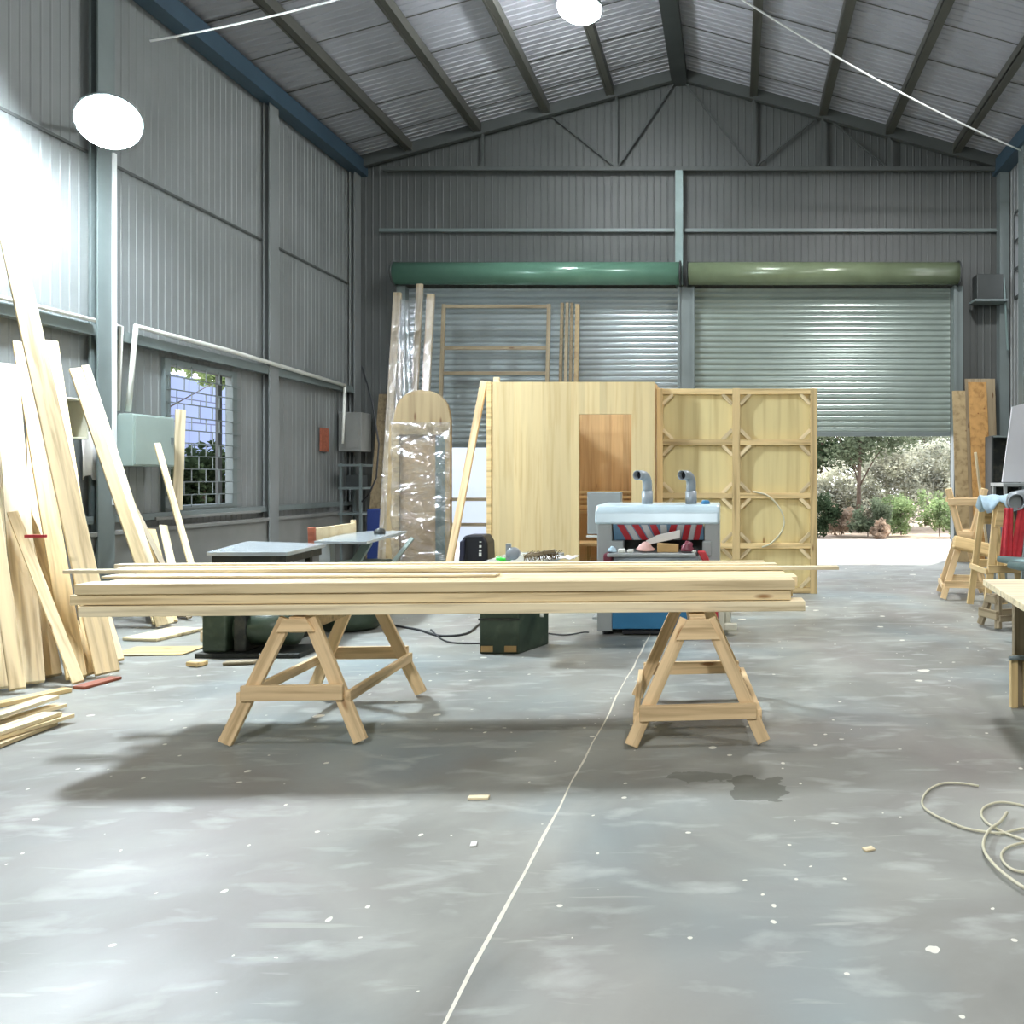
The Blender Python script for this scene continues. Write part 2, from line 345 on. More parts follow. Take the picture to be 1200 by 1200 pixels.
# ------------------------------------------------------------------ setting
mb = MB(); mb.box((XL-.2,Y0,-.2), (XR+.2,YB+.35,0)); struct(mb.build('floor', 'floor'))
mb = MB()
rnd = random.Random(3); xs = [-.80]; ys = [Y0+.1]
while ys[-1] < 9.6: ys.append(ys[-1]+.3); xs.append(-.80+rnd.uniform(-.008,.008))
vs = []; fs = []
for i, (x, y) in enumerate(zip(xs, ys)):
    w = rnd.uniform(.0035,.008); vs += [(x-w,y,.0012),(x+w,y,.0012)]
    if i: fs.append((2*i-2,2*i-1,2*i+1,2*i))
mb.add(vs, fs); struct(mb.build('trim_1', 'joint'))
mb = MB(); mb.box((-40,YB+.35,-.25), (40,19.9,-.01)); struct(mb.build('ground_yard', 'conc_out'))
mb = MB(); mb.box((-60,19.9,-.3), (60,70,-.03)); struct(mb.build('ground_soil', 'soil'))
mb = MB(); mb.box((-40,Y0,-.3), (XL-.25,YB+.34,-.05)); struct(mb.build('ground_side', 'soil'))
# left wall sheets with a window hole
WY0, WY1, WZ0, WZ1 = 10.0, 11.35, 1.12, 2.93
mb = MB()
fl = lambda u, v, h: (XL+h,u,v)
for u0, u1, v0, v1 in ((Y0,WY0,.0,EZ+.1), (WY0,WY1,0,WZ0), (WY0,WY1,WZ1,EZ+.1), (WY1,YB,0,EZ+.1)):
    mb.add(*sheet(fl, 0, 0, .12, .006, u0, u1, v0, v1))
struct(mb.build('wall_left', 'wall'))
mb = MB(); mb.box((XL+.0,Y0,0), (XL+.10,YB,.86)); mb.box((XL,Y0,.86), (XL+.14,YB,.91)); struct(mb.build('baseboard_left', 'dado', bevel=.006))
mb = MB()
fr = lambda u, v, h: (XR-h,u,v)
SY0, SY1, SZ0, SZ1 = 14.05, 14.45, 4.7, 6.2
for u0, u1, v0, v1 in ((Y0,SY0,.0,EZ+.1), (SY0,SY1,0,SZ0), (SY0,SY1,SZ1,EZ+.1), (SY1,YB,0,EZ+.1)):
    mb.add(*sheet(fr, 0, 0, .17, .016, u0, u1, v0, v1))
struct(mb.build('wall_right', 'wall'))
# gable wall with two gate openings
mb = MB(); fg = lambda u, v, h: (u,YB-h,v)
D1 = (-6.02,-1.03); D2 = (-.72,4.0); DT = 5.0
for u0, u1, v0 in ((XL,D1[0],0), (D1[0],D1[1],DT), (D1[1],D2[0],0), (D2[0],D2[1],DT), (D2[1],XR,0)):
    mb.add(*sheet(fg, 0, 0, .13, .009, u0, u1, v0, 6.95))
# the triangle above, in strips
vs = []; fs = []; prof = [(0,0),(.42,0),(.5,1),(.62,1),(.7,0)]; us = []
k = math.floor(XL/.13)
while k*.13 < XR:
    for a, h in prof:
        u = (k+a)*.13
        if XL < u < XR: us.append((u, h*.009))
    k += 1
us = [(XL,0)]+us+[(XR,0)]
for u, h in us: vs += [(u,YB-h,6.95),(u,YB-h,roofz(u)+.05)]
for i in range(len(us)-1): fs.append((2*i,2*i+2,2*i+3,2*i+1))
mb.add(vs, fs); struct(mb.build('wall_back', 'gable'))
mb = MB(); mb.prism([(XL,Y0,0),(XR,Y0,0),(XR,Y0,EZ+.1),(XM,Y0,AZ+.1),(XL,Y0,EZ+.1)], (0,-.1,0)); struct(mb.build('wall_front', 'wall'))
# roof lining: ribs run up the slope
for side, x0 in (('left', XL-.05), ('right', XR+.05)):
    mb = MB(); fz = lambda u, v, h, x0=x0: (v,u,roofz(v)-h)
    vv, ff = sheet(fz, 0, 0, .125, .014, Y0, YB, x0, XM); mb.add(vv, ff)
    struct(mb.build('ceiling' if side == 'left' else 'ceiling_right', 'roof'))
# thin dark joints between the roof sheets
mb = MB(); y = 14.3
while y > Y0:
    for x0 in (XL, XR):
        mb.bar((x0,y,roofz(x0)-.018), (XM,y,roofz(XM)-.018), .018, .006)
    y -= .95
struct(mb.build('trim_2', 'purlin'))
tn = [3]
def trim(mb, mat, bevel=0):
    o = struct(mb.build('trim_%d' % tn[0], mat, bevel=bevel)); tn[0] += 1; return o
# purlins along the hall
for x in (-5.95,-4.69,-3.44,-2.26,.36,1.63,2.84,4.07):
    z = roofz(x)-.09; m_ = MB(); m_.box((x-.07,Y0,z-.085), (x+.07,YB-.02,z+.075)); m_.box((x-.07,Y0,z-.1), (x-.035,YB-.02,z-.05)); trim(m_, 'purlin')
m_ = MB(); m_.box((XM-.14,Y0,AZ-.28), (XM+.14,YB-.02,AZ-.06)); trim(m_, 'dark')
# eave beams
m_ = MB(); m_.box((XL+.02,Y0,EZ-.28), (XL+.26,YB,EZ-.02)); trim(m_, 'eave')
m_ = MB(); m_.box((XR-.26,Y0,EZ-.28), (XR-.02,YB,EZ-.02)); trim(m_, 'eave')
# gable truss
yt = YB-.14
for s_ in (XL, XR):
    m_ = MB(); m_.bar((s_,yt,EZ-.12), (XM,yt,AZ-.12), .1, .2, (0,0,1)); trim(m_, 'truss')
m_ = MB(); m_.bar((XL+.6,yt,7.16-.0), (XR-.1,yt,7.16), .08, .07); trim(m_, 'truss')
for x in (-4.6,-2.15,.36,1.62,2.84):
    m_ = MB(); m_.bar((x,yt,7.16), (x,yt,roofz(x)-.15), .05, .05, (0,1,0)); trim(m_, 'truss')
for a, b_ in (((-1.0,8.9),(.36,7.2)), ((.36,7.2),(1.62,8.2)), ((1.62,8.2),(2.84,7.2)), ((-1.0,8.9),(-2.15,7.2)), ((-2.15,7.2),(-3.4,8.2))):
    m_ = MB(); m_.bar((a[0],yt+.05,a[1]), (b_[0],yt+.05,b_[1]), .03, .03, (0,1,0)); trim(m_, 'truss')
# horizontal rail, middle column, door posts
m_ = MB(); m_.box((XL+.5,YB-.09,6.03), (XM-.1,YB-.03,6.09)); trim(m_, 'steel')
m_ = MB(); m_.box((XM+.1,YB-.09,6.03), (XR-.2,YB-.03,6.09)); trim(m_, 'steel')
m_ = MB(); m_.box((XM-.07,YB-.2,5.02), (XM+.07,YB-.03,7.12)); trim(m_, 'teal')
m_ = MB(); m_.box((-1.03,YB-.16,0), (-.72,YB-.03,5.0)); m_.box((-1.03,YB-.2,0), (-.98,YB-.16,5.0)); m_.box((-.77,YB-.2,0), (-.72,YB-.16,5.0)); trim(m_, 'steel')
m_ = MB(); m_.box((4.0,YB-.22,0), (4.18,YB-.03,5.0)); m_.box((4.0,YB-.26,0), (4.05,YB-.22,5.0)); trim(m_, 'steel')
m_ = MB(); m_.box((-6.16,YB-.2,0), (-6.0,YB-.03,5.0)); trim(m_, 'steel')
# columns on the left wall
for y in (5.7, 8.9, 12.15, 14.85):
    m_ = MB(); m_.box((XL+.03,y-.11,0), (XL+.06,y+.11,EZ-.1)); m_.box((XL+.05,y-.012,0), (XL+.14,y+.012,EZ-.1)); m_.box((XL+.125,y-.12,0), (XL+.145,y+.12,EZ-.1)); trim(m_, 'wall' if y > 10 else 'steel', .003)
m_ = MB(); m_.box((XR-.2,13.55,0), (XR-.03,13.8,EZ)); trim(m_, 'steel')
m_ = MB(); m_.box((XR-.2,14.75,0), (XR-.03,14.95,EZ)); trim(m_, 'steel')
# girts
for y0, y1 in ((Y0,5.58), (5.82,8.78), (9.02,12.03), (12.27,14.73)):
    m_ = MB(); m_.box((XL+.02,y0,3.04), (XL+.13,y1,3.16)); trim(m_, 'steel', .004)
    m_ = MB(); m_.box((XL+.02,y0,1.0), (XL+.10,y1,1.08)); trim(m_, 'steel', .004)
m_ = MB(); m_.box((XL+.012,Y0,5.02), (XL+.03,YB,5.05)); trim(m_, 'truss')
# --- roller gates
def roller(nm, x0, x1, bottom, curtain, cover, yc):
    d = bpy.data.objects.new(nm, None); C.objects.link(d); d.location = ((x0+x1)/2,YB,0); struct(d)
    m_ = MB(); ang = []; z = bottom
    # slat profile
    vs = []; fs = []; pts = []
    while z < 5.05:
        for a, h in ((0,0),(.1,.012),(.35,.02),(.6,.016),(.8,.0),(.92,-.004)): pts.append((z+a*.105, h))
        z += .105
    for zz, h in pts: vs += [(x0-.02,yc-h,zz),(x1+.02,yc-h,zz)]
    for i in range(len(pts)-1): fs.append((2*i,2*i+1,2*i+3,2*i+2))
    m_.add(vs, fs); m_.build('shutter_curtain', curtain, d, world=True)
    m_ = MB(); m_.box((x0-.02,yc-.03,bottom-.07), (x1+.02,yc+.02,bottom+.01)); m_.build('bottom_bar', 'steel', d, world=True, bevel=.004)
    m_ = MB(); m_.lathe([(.205,x0-.1),(.205,x1+.05)], (0,14.68,5.2), 32, 'x')
    m_.build('roller_cover', cover, d, world=True)
    for x in (x0-.12, x1+.06):
        m_ = MB(); m_.lathe([(.225,x-.012),(.225,x+.012)], (0,14.68,5.2), 24, 'x'); m_.build('end_plate', 'dark', d, world=True)
roller('door_1', D1[0], D1[1], 2.13, 'shut', 'roll_g', YB+.04)
roller('door_2', D2[0], D2[1], 2.34, 'shut2', 'roll_o', YB+.04)
# --- left window
w = bpy.data.objects.new('window_1', None); C.objects.link(w); w.location = (XL,(WY0+WY1)/2,WZ0); struct(w)
m_ = MB()
for a, b_ in (((WY0-.05,WZ0-.05),(WY0+.05,WZ1+.05)), ((WY1-.05,WZ0-.05),(WY1+.05,WZ1+.05)), ((WY0+.05,WZ0-.05),(WY1-.05,WZ0+.03)), ((WY0+.05,WZ1-.03),(WY1-.05,WZ1+.05))):
    m_.box((XL-.06,a[0],a[1]), (XL+.05,b_[0],b_[1]))
m_.build('window_frame', 'steel', w, world=True, bevel=.004)
m_ = MB(); m_.box((XL-.05,WY1-.28,WZ0+.03), (XL-.01,WY1-.2,WZ1-.03)); m_.build('sash', 'dark', w, world=True)
m_ = MB(); rows = 11; hgt = (WZ1-WZ0)/rows
for i in range(rows):
    z = WZ0+i*hgt
    m_.bar((XL+.06,WY0-.03,z), (XL+.06,WY1+.08,z), .014, .014)
    k = 0; off = .0 if i % 2 else .14
    while WY0+off+k*.28 < WY1: m_.bar((XL+.062,WY0+off+k*.28,z), (XL+.062,WY0+off+k*.28,z+hgt), .009, .009, (1,0,0)); k += 1
m_.build('security_grille', 'steel', w, world=True)
m_ = MB(); m_.box((XL,WY0-.3,WZ0-.13), (XL+.12,WY1+.5,WZ0-.09)); m_.build('window_sill', 'dado', w, world=True, bevel=.005)
# --- right wall slot window
w = bpy.data.objects.new('window_2', None); C.objects.link(w); w.location = (XR,(SY0+SY1)/2,SZ0); struct(w)
m_ = MB()
for z in (SZ0,SZ0+.5,SZ0+1.0,SZ1): m_.box((XR-.04,SY0,z-.03), (XR+.03,SY1,z+.03))
m_.box((XR-.04,SY0-.03,SZ0), (XR+.03,SY0+.02,SZ1)); m_.box((XR-.04,SY1-.02,SZ0), (XR+.03,SY1+.03,SZ1))
m_.build('window_frame', 'dark', w, world=True)

# ------------------------------------------------------------------ lamps
def lamp(name, label, loc, tilt, mat, r=.3):
    t = thing(name, label, 'lamp', loc)
    t.rotation_euler = tilt
    MB().lathe([(.04,.42),(.09,.38),(.12,.24),(r*.8,.12),(r,.03),(r,.0)], n=28).build('lamp_housing', 'steel', t)
    MB().lathe([(r*.3,-.16*r/.3),(r*.65,-.125*r/.3),(r*.88,-.07*r/.3),(r*.95,.0)], n=28).build('lamp_lens', mat, t)
    return t
L1 = lamp('high_bay_lamp', 'brightly lit round lamp on the left wall column', W(128,143,7.95), (math.radians(-28),math.radians(-38),0), 'lens', .28)
Mi = (Matrix.Translation(L1.location) @ L1.rotation_euler.to_matrix().to_4x4()).inverted(); top = Mi.inverted() @ V((0,0,.4))
MB().tube([Mi @ top, Mi @ (top+V((-.15,.1,.05))), Mi @ V((XL+.15,8.84,top.z+.05))], .02, 8).build('bracket', 'steel', L1)
L2 = lamp('high_bay_lamp', 'lit round lamp hanging under the roof left of the ridge', (-2.15,11.3,8.06), (0,0,0), 'lens2', .32)
MB().tube([(0,0,.4),(0,0,.16)], .015, 8).build('hanger_rod', 'steel', L2)
for i, (x, y, p, dz) in enumerate(((2.8,10.2,380,.6),(1.8,3.0,160,.6),(-1.4,-5.0,620,2.6))):  # unseen lamps; the one near the gate is added to brighten its floor
    l = bpy.data.lights.new('unseen_lamp', 'AREA'); l.shape = 'DISK'; l.size = .55; l.energy = p; l.color = (.97,.97,1.0)
    o = bpy.data.objects.new('unseen_lamp', l); C.objects.link(o); o.location = (x,y,roofz(x)-dz); o.rotation_euler = (math.radians(25 if y < 0 else 0),0,0)

# wires
def sag(a, b, s, n=24):
    a, b = V(a), V(b); return [a.lerp(b, i/n)-V((0,0,s*4*(i/n)*(1-i/n))) for i in range(n+1)]
o = MB().tube(sag(W(176,48,8.6), W(520,-38,8.6), .06), .011, 8).build('hanging_cable', 'cable'); tag(o, 'white cable sagging from the left wall near the bright lamp to the roof', 'cable')
a = W(830,-26,10); b_ = W(1196,176,13.2)
o = MB().tube([a.lerp(b_, t/20)-V((0,0,.5*(t/20)*(1-t/20))) for t in range(21)], .013, 8).build('hanging_cable', 'cable'); tag(o, 'white cable running from the ridge down to the right wall', 'cable')

# ------------------------------------------------------------------ things on the left wall
o = MB().tube([(XL+.17,3.4,3.19),(XL+.17,8.70,3.19)], .022, 10).build('conduit_or_lit_edge', 'white'); tag(o, 'white pipe on the wall rail left of the lamp column', 'pipe')
cond = thing('conduit_or_lit_edge', 'white pipe running above the window from the green box and dropping at its far end', 'pipe', (XL+.17,9.6,1.98))
y1 = F*6.86/(860-146)
m_ = MB(); m_.tube([(XL+.17,9.18,2.25),(XL+.17,9.3,3.24),(XL+.17,11,3.23),(XL+.17,14.3,3.13)], .03, 10); m_.build('main_pipe', 'white', cond, world=True)
MB().tube([(XL+.17,14.3,3.13),(XL+.18,14.2,2.1)], [.028,.02], 10).build('drop_pipe', 'white', cond, world=True)
MB().tube([(XL+.15,9.05,2.25),(XL+.15,9.1,3.2),(XL+.15,8.98,3.2)], .024, 10).build('riser_pipe', 'white', cond, world=True)
o = MB().box((XL+.146,8.97,1.2), (XL+.17,9.015,5.1)).build('conduit_or_lit_edge', 'cable'); tag(o, 'pale flat strip painted as the lit edge of the column below the bright lamp', 'lit edge')  # pale strip: lamp light on the column edge put into colour
sb = thing('switch_box', 'pale green electrical box on the wall beside the window', 'electrical box', (XL+.1,9.4,1.55))
za, zb = H-(-488+560)*0, 0
m_ = MB(); m_.box((XL+.03,9.05,1.63), (XL+.32,9.72,2.22)); m_.build('box_body', 'swbox', sb, world=True, bevel=.01)
m_ = MB(); m_.box((XL+.32,9.07,1.65), (XL+.335,9.70,2.20)); m_.build('box_door', 'swbox', sb, world=True, bevel=.004)
m_ = MB(); m_.box((XL+.335,9.64,1.9), (XL+.35,9.67,1.98)); m_.build('latch', 'steel', sb, world=True)
so = thing('socket_box', 'small open pale box with a socket on the left wall among the leaning boards', 'socket box', (XL+.1,8.3,1.9))
m_ = MB(); x0 = XL+.05; x1 = XL+.28; ya, yb2, z0, z1 = 8.16, 8.48, 1.9, 2.32
m_.box((x0,ya,z0), (x0+.02,yb2,z1)); m_.box((x0,ya,z0), (x1,ya+.02,z1)); m_.box((x0,yb2-.02,z0), (x1,yb2,z1)); m_.box((x0,ya,z0), (x1,yb2,z0+.02)); m_.box((x0,ya,z1-.02), (x1,yb2,z1))
m_.build('box_body', 'cream', so, world=True, bevel=.004)
MB().box((x0+.02,ya+.1,z0+.12), (x0+.09,yb2-.1,z0+.24)).build('socket', 'navy', so, world=True)
MB().box((x0+.09,ya+.14,z0+.08), (x0+.12,yb2-.13,z0+.14)).build('plug', 'white', so, world=True, bevel=.005)
m_ = MB(); vs = []; fs = []
for i in range(9):
    for j, z in enumerate((2.0,1.75,1.5)): vs.append((XL+.09+.02*math.sin(i*1.9+j),8.62+.035*i,z-.03*math.sin(i+j)))
for i in range(8):
    for j in range(2): fs.append((i*3+j, i*3+3+j, i*3+4+j, i*3+1+j))
m_.add(vs, fs, True); o = m_.build('wall_paper_sheet', 'paper'); so2 = o.modifiers.new('s', 'SOLIDIFY'); so2.thickness = .002
tag(o, 'pale paper sheet hanging on the left wall left of the green electrical box', 'paper')
o = MB().box((XL+.03,13.7,1.95), (XL+.06,13.95,2.35)).build('wall_notice', 'redwood'); tag(o, 'small reddish brown board on the left wall near the far corner', 'board')
# grey air conditioner like cabinet in the far corner
ac = thing('wall_cabinet', 'beige grey box fixed high in the far left corner', 'cabinet', (-6.6,14.5,1.95))
MB().box((-6.98,14.3,1.97), (-6.57,14.7,2.66)).build('cabinet_body', 'dado', ac, world=True, bevel=.015)
MB().box((-6.93,14.285,2.03), (-6.62,14.3,2.60)).build('cabinet_front', 'dado', ac, world=True, bevel=.004)
sh = thing('steel_shelf', 'dark grey shelving unit in the far left corner', 'shelf', (-6.6,14.4,0))
for x in (-6.86,-6.52):
    for y in (14.1,14.6): MB().box((x,y,0), (x+.04,y+.04,1.75)).build('post', 'steel', sh, world=True)
for z in (.35,.85,1.3,1.7): MB().box((-6.88,14.08,z), (-6.46,14.66,z+.04)).build('shelf_board', 'steel', sh, world=True)
o = MB().box((-6.8,14.2,1.343), (-6.55,14.5,1.55)).build('storage_box', 'dark', bevel=.01); tag(o, 'dark box on the corner shelving unit', 'box')
o = MB().box((-6.14,13.55,0), (-5.90,13.85,.98)).build('storage_box', 'blue', bevel=.02); tag(o, 'blue plastic box standing on the floor by the far left corner', 'box')
def board(name, label, px0, px1, pytop, D, lean, mat, t=.03, cat='board', top_y=None):
    x0, x1 = (px0-CX)*D/F, (px1-CX)*D/F; zt = H+(CY-pytop)*(D+lean)/F
    Ln = math.hypot(zt, lean); o = plank(name, ((x0+x1)/2,D,.01), ((x0+x1)/2,D+lean,zt), x1-x0, t, mat, None, (0,-1,0), .003)
    tag(o, label, cat); return o
board('wooden_board', 'tall dark brown board leaning in the far left corner, right of the grey box', 446,459,410,13.95,.5,'board')
board('wooden_board', 'wider brown board leaning between the corner shelving and the wrapped boards', 428,448,462,14.0,.55,'board')
board('plywood_sheet', 'narrow light plywood board standing beside the arched frame', 451,462,498,10.7,.15,'oldply', .03, 'plywood')
o = MB().tube([W(424,430,14.2),W(436,470,13.9),W(444,520,13.8),W(441,560,13.8),W(432,580,13.85),W(424,588,13.9)], .015, 8).build('hanging_cable', 'blackcable'); tag(o, 'dark cable curving down in front of the brown boards in the far left corner', 'cable')

# ------------------------------------------------------------------ timbers by the left shutter
def wrapped(px, py, Dt, Db, w, label):
    top = W(px,py,Dt); t = thing('wrapped_plank', label, 'plank', (top.x,Db,0))
    plank('plank', (0,0,.02), (0,Dt-Db,top.z), w, .05, 'oldwood', t)
    plank('plastic_film', (0,-.004,.02), (0,Dt-Db-.004,top.z-.05), w+.02, .062, 'film2', t, bevel=.01)
wrapped(466,343,12.9,12.3,.12,'leftmost film wrapped plank standing behind the arched frame')
wrapped(492,333,13.0,12.45,.10,'tallest film wrapped plank standing behind the arched frame')
wrapped(505,345,12.7,12.1,.115,'right hand film wrapped plank standing behind the arched frame')
o = MB(); 
vs = []; fs = []
for i in range(13):
    for j in range(40): vs.append((-5.28+i*.023, 12.33+.01*math.sin(i*2.1+j*.7)+j*.012, 0.1+j*.108+.01*math.sin(i)))
for i in range(12):
    for j in range(39): fs.append((i*40+j, i*40+40+j, i*40+41+j, i*40+j+1))
o.add(vs, fs, True); o = o.build('plastic_sheet', 'film'); sm = o.modifiers.new('s', 'SOLIDIFY'); sm.thickness = .002
tag(o, 'clear plastic sheet stretched between the tall wrapped planks', 'plastic sheet')
# ladder-like frame
lf = thing('ladder_rack', 'tall thin wooden ladder frame with cross rails leaning on the left shutter', 'wooden frame', (-4.2,14.2,0))
def LF(px, py, D=14.35): q = W(px,py,D); return q-V(lf.location)
zt = W(0,355,14.5).z
xa, xb = (515-CX)*14.4/F, (640-CX)*14.4/F
for x in (xa, xb): plank('upright', (x+4.2,0,.01), (x+4.2,.42,zt), .065, .05, 'oldwood', lf)
for py in (357,407,437,585,614):
    z = W(0,py,14.45).z; y = .42*z/zt; plank('cross_rail', (xa+4.23,y-.0,z), (xb+4.17,y,z), .06, .045, 'oldwood', lf)
for i, (px, w_, m__, lb) in enumerate(((657.5,.055,'board','left dark thin timber leaning on the shutter behind the wooden cabin'), (663.5,.055,'oldwood','middle thin timber of the three dark ones leaning behind the cabin'), (669.0,.05,'board','third thin timber leaning behind the cabin beside the pale one'))):
    x = (px-CX)*14.5/F; o = plank('timber', (x,14.1+.02*i,.01), (x,14.6,W(0,355,14.6).z), w_, .05, m__); tag(o, lb, 'timber')
x = (676-CX)*14.5/F; o = plank('timber', (x,14.1,.01), (x,14.58,W(0,357,14.6).z), .075, .05, 'oldply'); tag(o, 'pale yellowish timber leaning on the shutter behind the cabin', 'timber')

# ------------------------------------------------------------------ arched frame in film
ax0, ax1 = (461-CX)*10.4/F, (528-CX)*10.4/F
af = thing('arched_frame', 'arch topped wooden door frame wrapped in clear plastic film', 'door frame', ((ax0+ax1)/2,10.4,0))
hw = (ax1-ax0)/2; zt = W(0,457,10.43).z; zs = W(0,487,10.43).z
pts = [(-hw,0,zs-.25)]
for a in range(0,181,12):
    pts.append((-hw*math.cos(math.radians(a))*(.97 if 0 < a < 180 else 1),0,zs-.05+(zt-zs+.05)*math.sin(math.radians(a))**.8))
pts += [(hw,0,zs-.25),(hw,0,zs),(-hw,0,zs)][:1]
m_ = MB(); m_.prism(pts, (0,.06,0)); m_.build('arch_head', 'oldply', af, bevel=.004)
for s_ in (-1,1): plank('stile', (s_*(hw-.035),.03,.01), (s_*(hw-.035),.03,zs-.25), .07, .06, 'oldply', af)
plank('bottom_rail', (-hw+.07,.03,.06), (hw-.07,.03,.06), .1, .055, 'oldply', af)
MB().box((-hw+.07,.05,.1), (hw*.42,.07,zs-.25)).build('back_panel', 'backcard', af)
MB().box((hw*.42,.05,.1), (hw-.07,.07,zs-.25)).build('dark_panel', 'teall', af)
vs = []; fs = []; nx, nz = 26, 70; rg = random.Random(5)
for i in range(nx+1):
    for j in range(nz+1):
        x = -hw-.01+(2*hw+.02)*i/nx; z = .03+(zs-.12)*j/nz
        d = .03*math.sin(z*7-x*5+2*math.sin(x*5+z))+.018*math.sin(z*17+x*9+2*math.sin(z*3))+.006*rg.random()
        vs.append((x,-.03-abs(d),z))
for i in range(nx):
    for j in range(nz): a_ = i*(nz+1)+j; fs.append((a_,a_+nz+1,a_+nz+2,a_+1))
m_ = MB(); m_.add(vs, fs, True); o = m_.build('plastic_film', 'film', af); sm = o.modifiers.new('s', 'SOLIDIFY'); sm.thickness = .001
# leaning pole
o = plank('wooden_pole', (-3.59,10.0,.02), (-3.21,10.42,2.74), .085, .05, 'horse'); tag(o, 'long brown timber prop leaning against the left edge of the cabin', 'timber')

# ------------------------------------------------------------------ wooden cabin and framed wall panels
cb = thing('wooden_cabin', 'pale pine cabin with a tall doorway and slatted bench inside', 'cabin', (-2.07,10.3,0))
cz = 2.72; cl, cr = -1.07, 1.06       # local
def CB(): return MB()
x0o, x1o, zo = -1.97+2.07, -1.30+2.07, 2.31
m_ = MB(); m_.box((cl+.06,0,.0), (x0o,.06,cz)); m_.box((x1o,0,0), (cr,.06,cz)); m_.box((x0o,0,zo), (x1o,.06,cz)); m_.build('front_panel', 'pine_z', cb)
MB().box((cl,-.015,0), (cl+.06,.08,cz)).build('corner_post', 'pine2', cb, bevel=.004)
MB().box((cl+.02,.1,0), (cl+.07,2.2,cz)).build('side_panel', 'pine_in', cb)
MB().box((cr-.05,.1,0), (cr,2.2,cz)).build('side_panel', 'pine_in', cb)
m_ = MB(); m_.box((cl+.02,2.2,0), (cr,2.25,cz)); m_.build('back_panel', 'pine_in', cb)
MB().box((cl+.06,.08,cz-.0), (cl+.13,.14,cz+.07)).build('post_stub', 'pinew', cb)
for k in range(5): plank('back_slat', (-.3,2.1-.0,.98+.075*k), (1.0,2.1,.98+.075*k), .045, .03, 'pine2', cb)
for k in range(5): plank('bench_slat', (-.3,1.2+.13*k,.55), (1.0,1.2+.13*k,.55), .1, .03, 'pine2', cb, n=(0,0,1))
for k in range(2): plank('bench_support', (-.1+.9*k,1.8,0), (-.1+.9*k,1.8,.53), .07, .05, 'pine2', cb)
fp = thing('framed_wall_panel', 'pale pine stud wall panel with corner braces standing right of the cabin', 'wall panel', (.03,10.5,0))
X0, X1, ZT = -1.03, 1.05, 2.66
MB().box((X0,.07,.0), (X1,.085,ZT)).build('plywood_skin', 'ply', fp)
for x, w_ in ((X0+.04,.08),(0,.1),(X1-.045,.09)): plank('stud', (x,.03,0), (x,.03,ZT), w_, .07, 'pine2', fp, bevel=.002)
rows = [.04,.62,1.27,1.96,ZT-.04]
bays = ((X0+.08,-.05),(.05,X1-.09))
for a, b_ in bays:
    for z in rows: plank('rail', (a,.03,z), (b_,.03,z), .07, .065, 'pine2', fp, bevel=.002)
    for i in range(4):
        z0, z1 = rows[i]+.035, rows[i+1]-.035; g = .13
        for sx, ex in ((a,1),(b_,-1)):
            plank('corner_brace', (sx,.015,z0+g), (sx+ex*g,.015,z0), .045, .03, 'pine', fp, bevel=.001)
            plank('corner_brace', (sx,.015,z1-g), (sx+ex*g,.015,z1), .045, .03, 'pine', fp, bevel=.001)
m_ = MB(); q = [V(((px-CX)*10.48/F,10.48,H+(CY-py)*10.48/F)) for px, py in ((882,576),(900,581),(914,596),(919,612),(914,626),(903,637),(893,641))]
MB().tube(smooth(q), .011, 8).build('thin_hose', 'hose'); tag(bpy.data.objects['thin_hose'], 'thin cream hose curved against the framed wall panel', 'hose')

# ------------------------------------------------------------------ sawhorses
def sawhorse(loc, rz, label, Ln=.9, bar=.30, gus=.10, hgt=.715, fw=.37, group=None, mat='horse', rot=None, flat=False):
    t = thing('sawhorse', label, 'sawhorse', loc, rz, group)
    if rot: t.rotation_euler = rot
    MB().box((-.045,-.02,hgt-.09), (.045,Ln+.02,hgt)).build('beam', mat, t, bevel=.004)
    for y, s in ((0,-1),(Ln,1)):
        yf = y+s*.06
        for sx in (-1,1):
            plank('leg', (sx*fw,yf,.02), (sx*.065,y,hgt-.012), .075, .036, mat, t, n=(0,-1,0))
        hb = .03+(fw-.03)*(1-bar/hgt)+.05; yb_ = y+s*.06*(1-bar/hgt)+s*.036
        plank('cross_bar', (-hb,yb_,bar), (hb,yb_,bar), .085, .032, mat, t, n=(0,-1,0))
        g0 = hgt-.06-gus; h0 = .03+(fw-.03)*(1-g0/hgt)+.035
        m_ = MB(); m_.prism([(-h0,y+s*.028,g0),(h0,y+s*.028,g0),(.062,y+s*.028,hgt-.008),(-.062,y+s*.028,hgt-.008)], (0,s*.022,0)); m_.build('gusset', mat, t, bevel=.002)
    for sx in (-1,1):
        xx = sx*(.03+(fw-.03)*(1-(bar-.02)/hgt)+.06)
        plank('stringer', (xx,-.06,bar-.03), (xx,Ln+.06,bar-.03), .06, .03, mat, t, n=(1,0,0))
    return t
sawhorse((-2.47,4.60,0), math.radians(3), 'pine sawhorse under the left end of the plank stack', bar=.30, gus=.02)
sawhorse((-.205,4.58,0), math.radians(5), 'pine sawhorse with a broad top gusset under the right end of the plank stack', bar=.20, gus=.06)

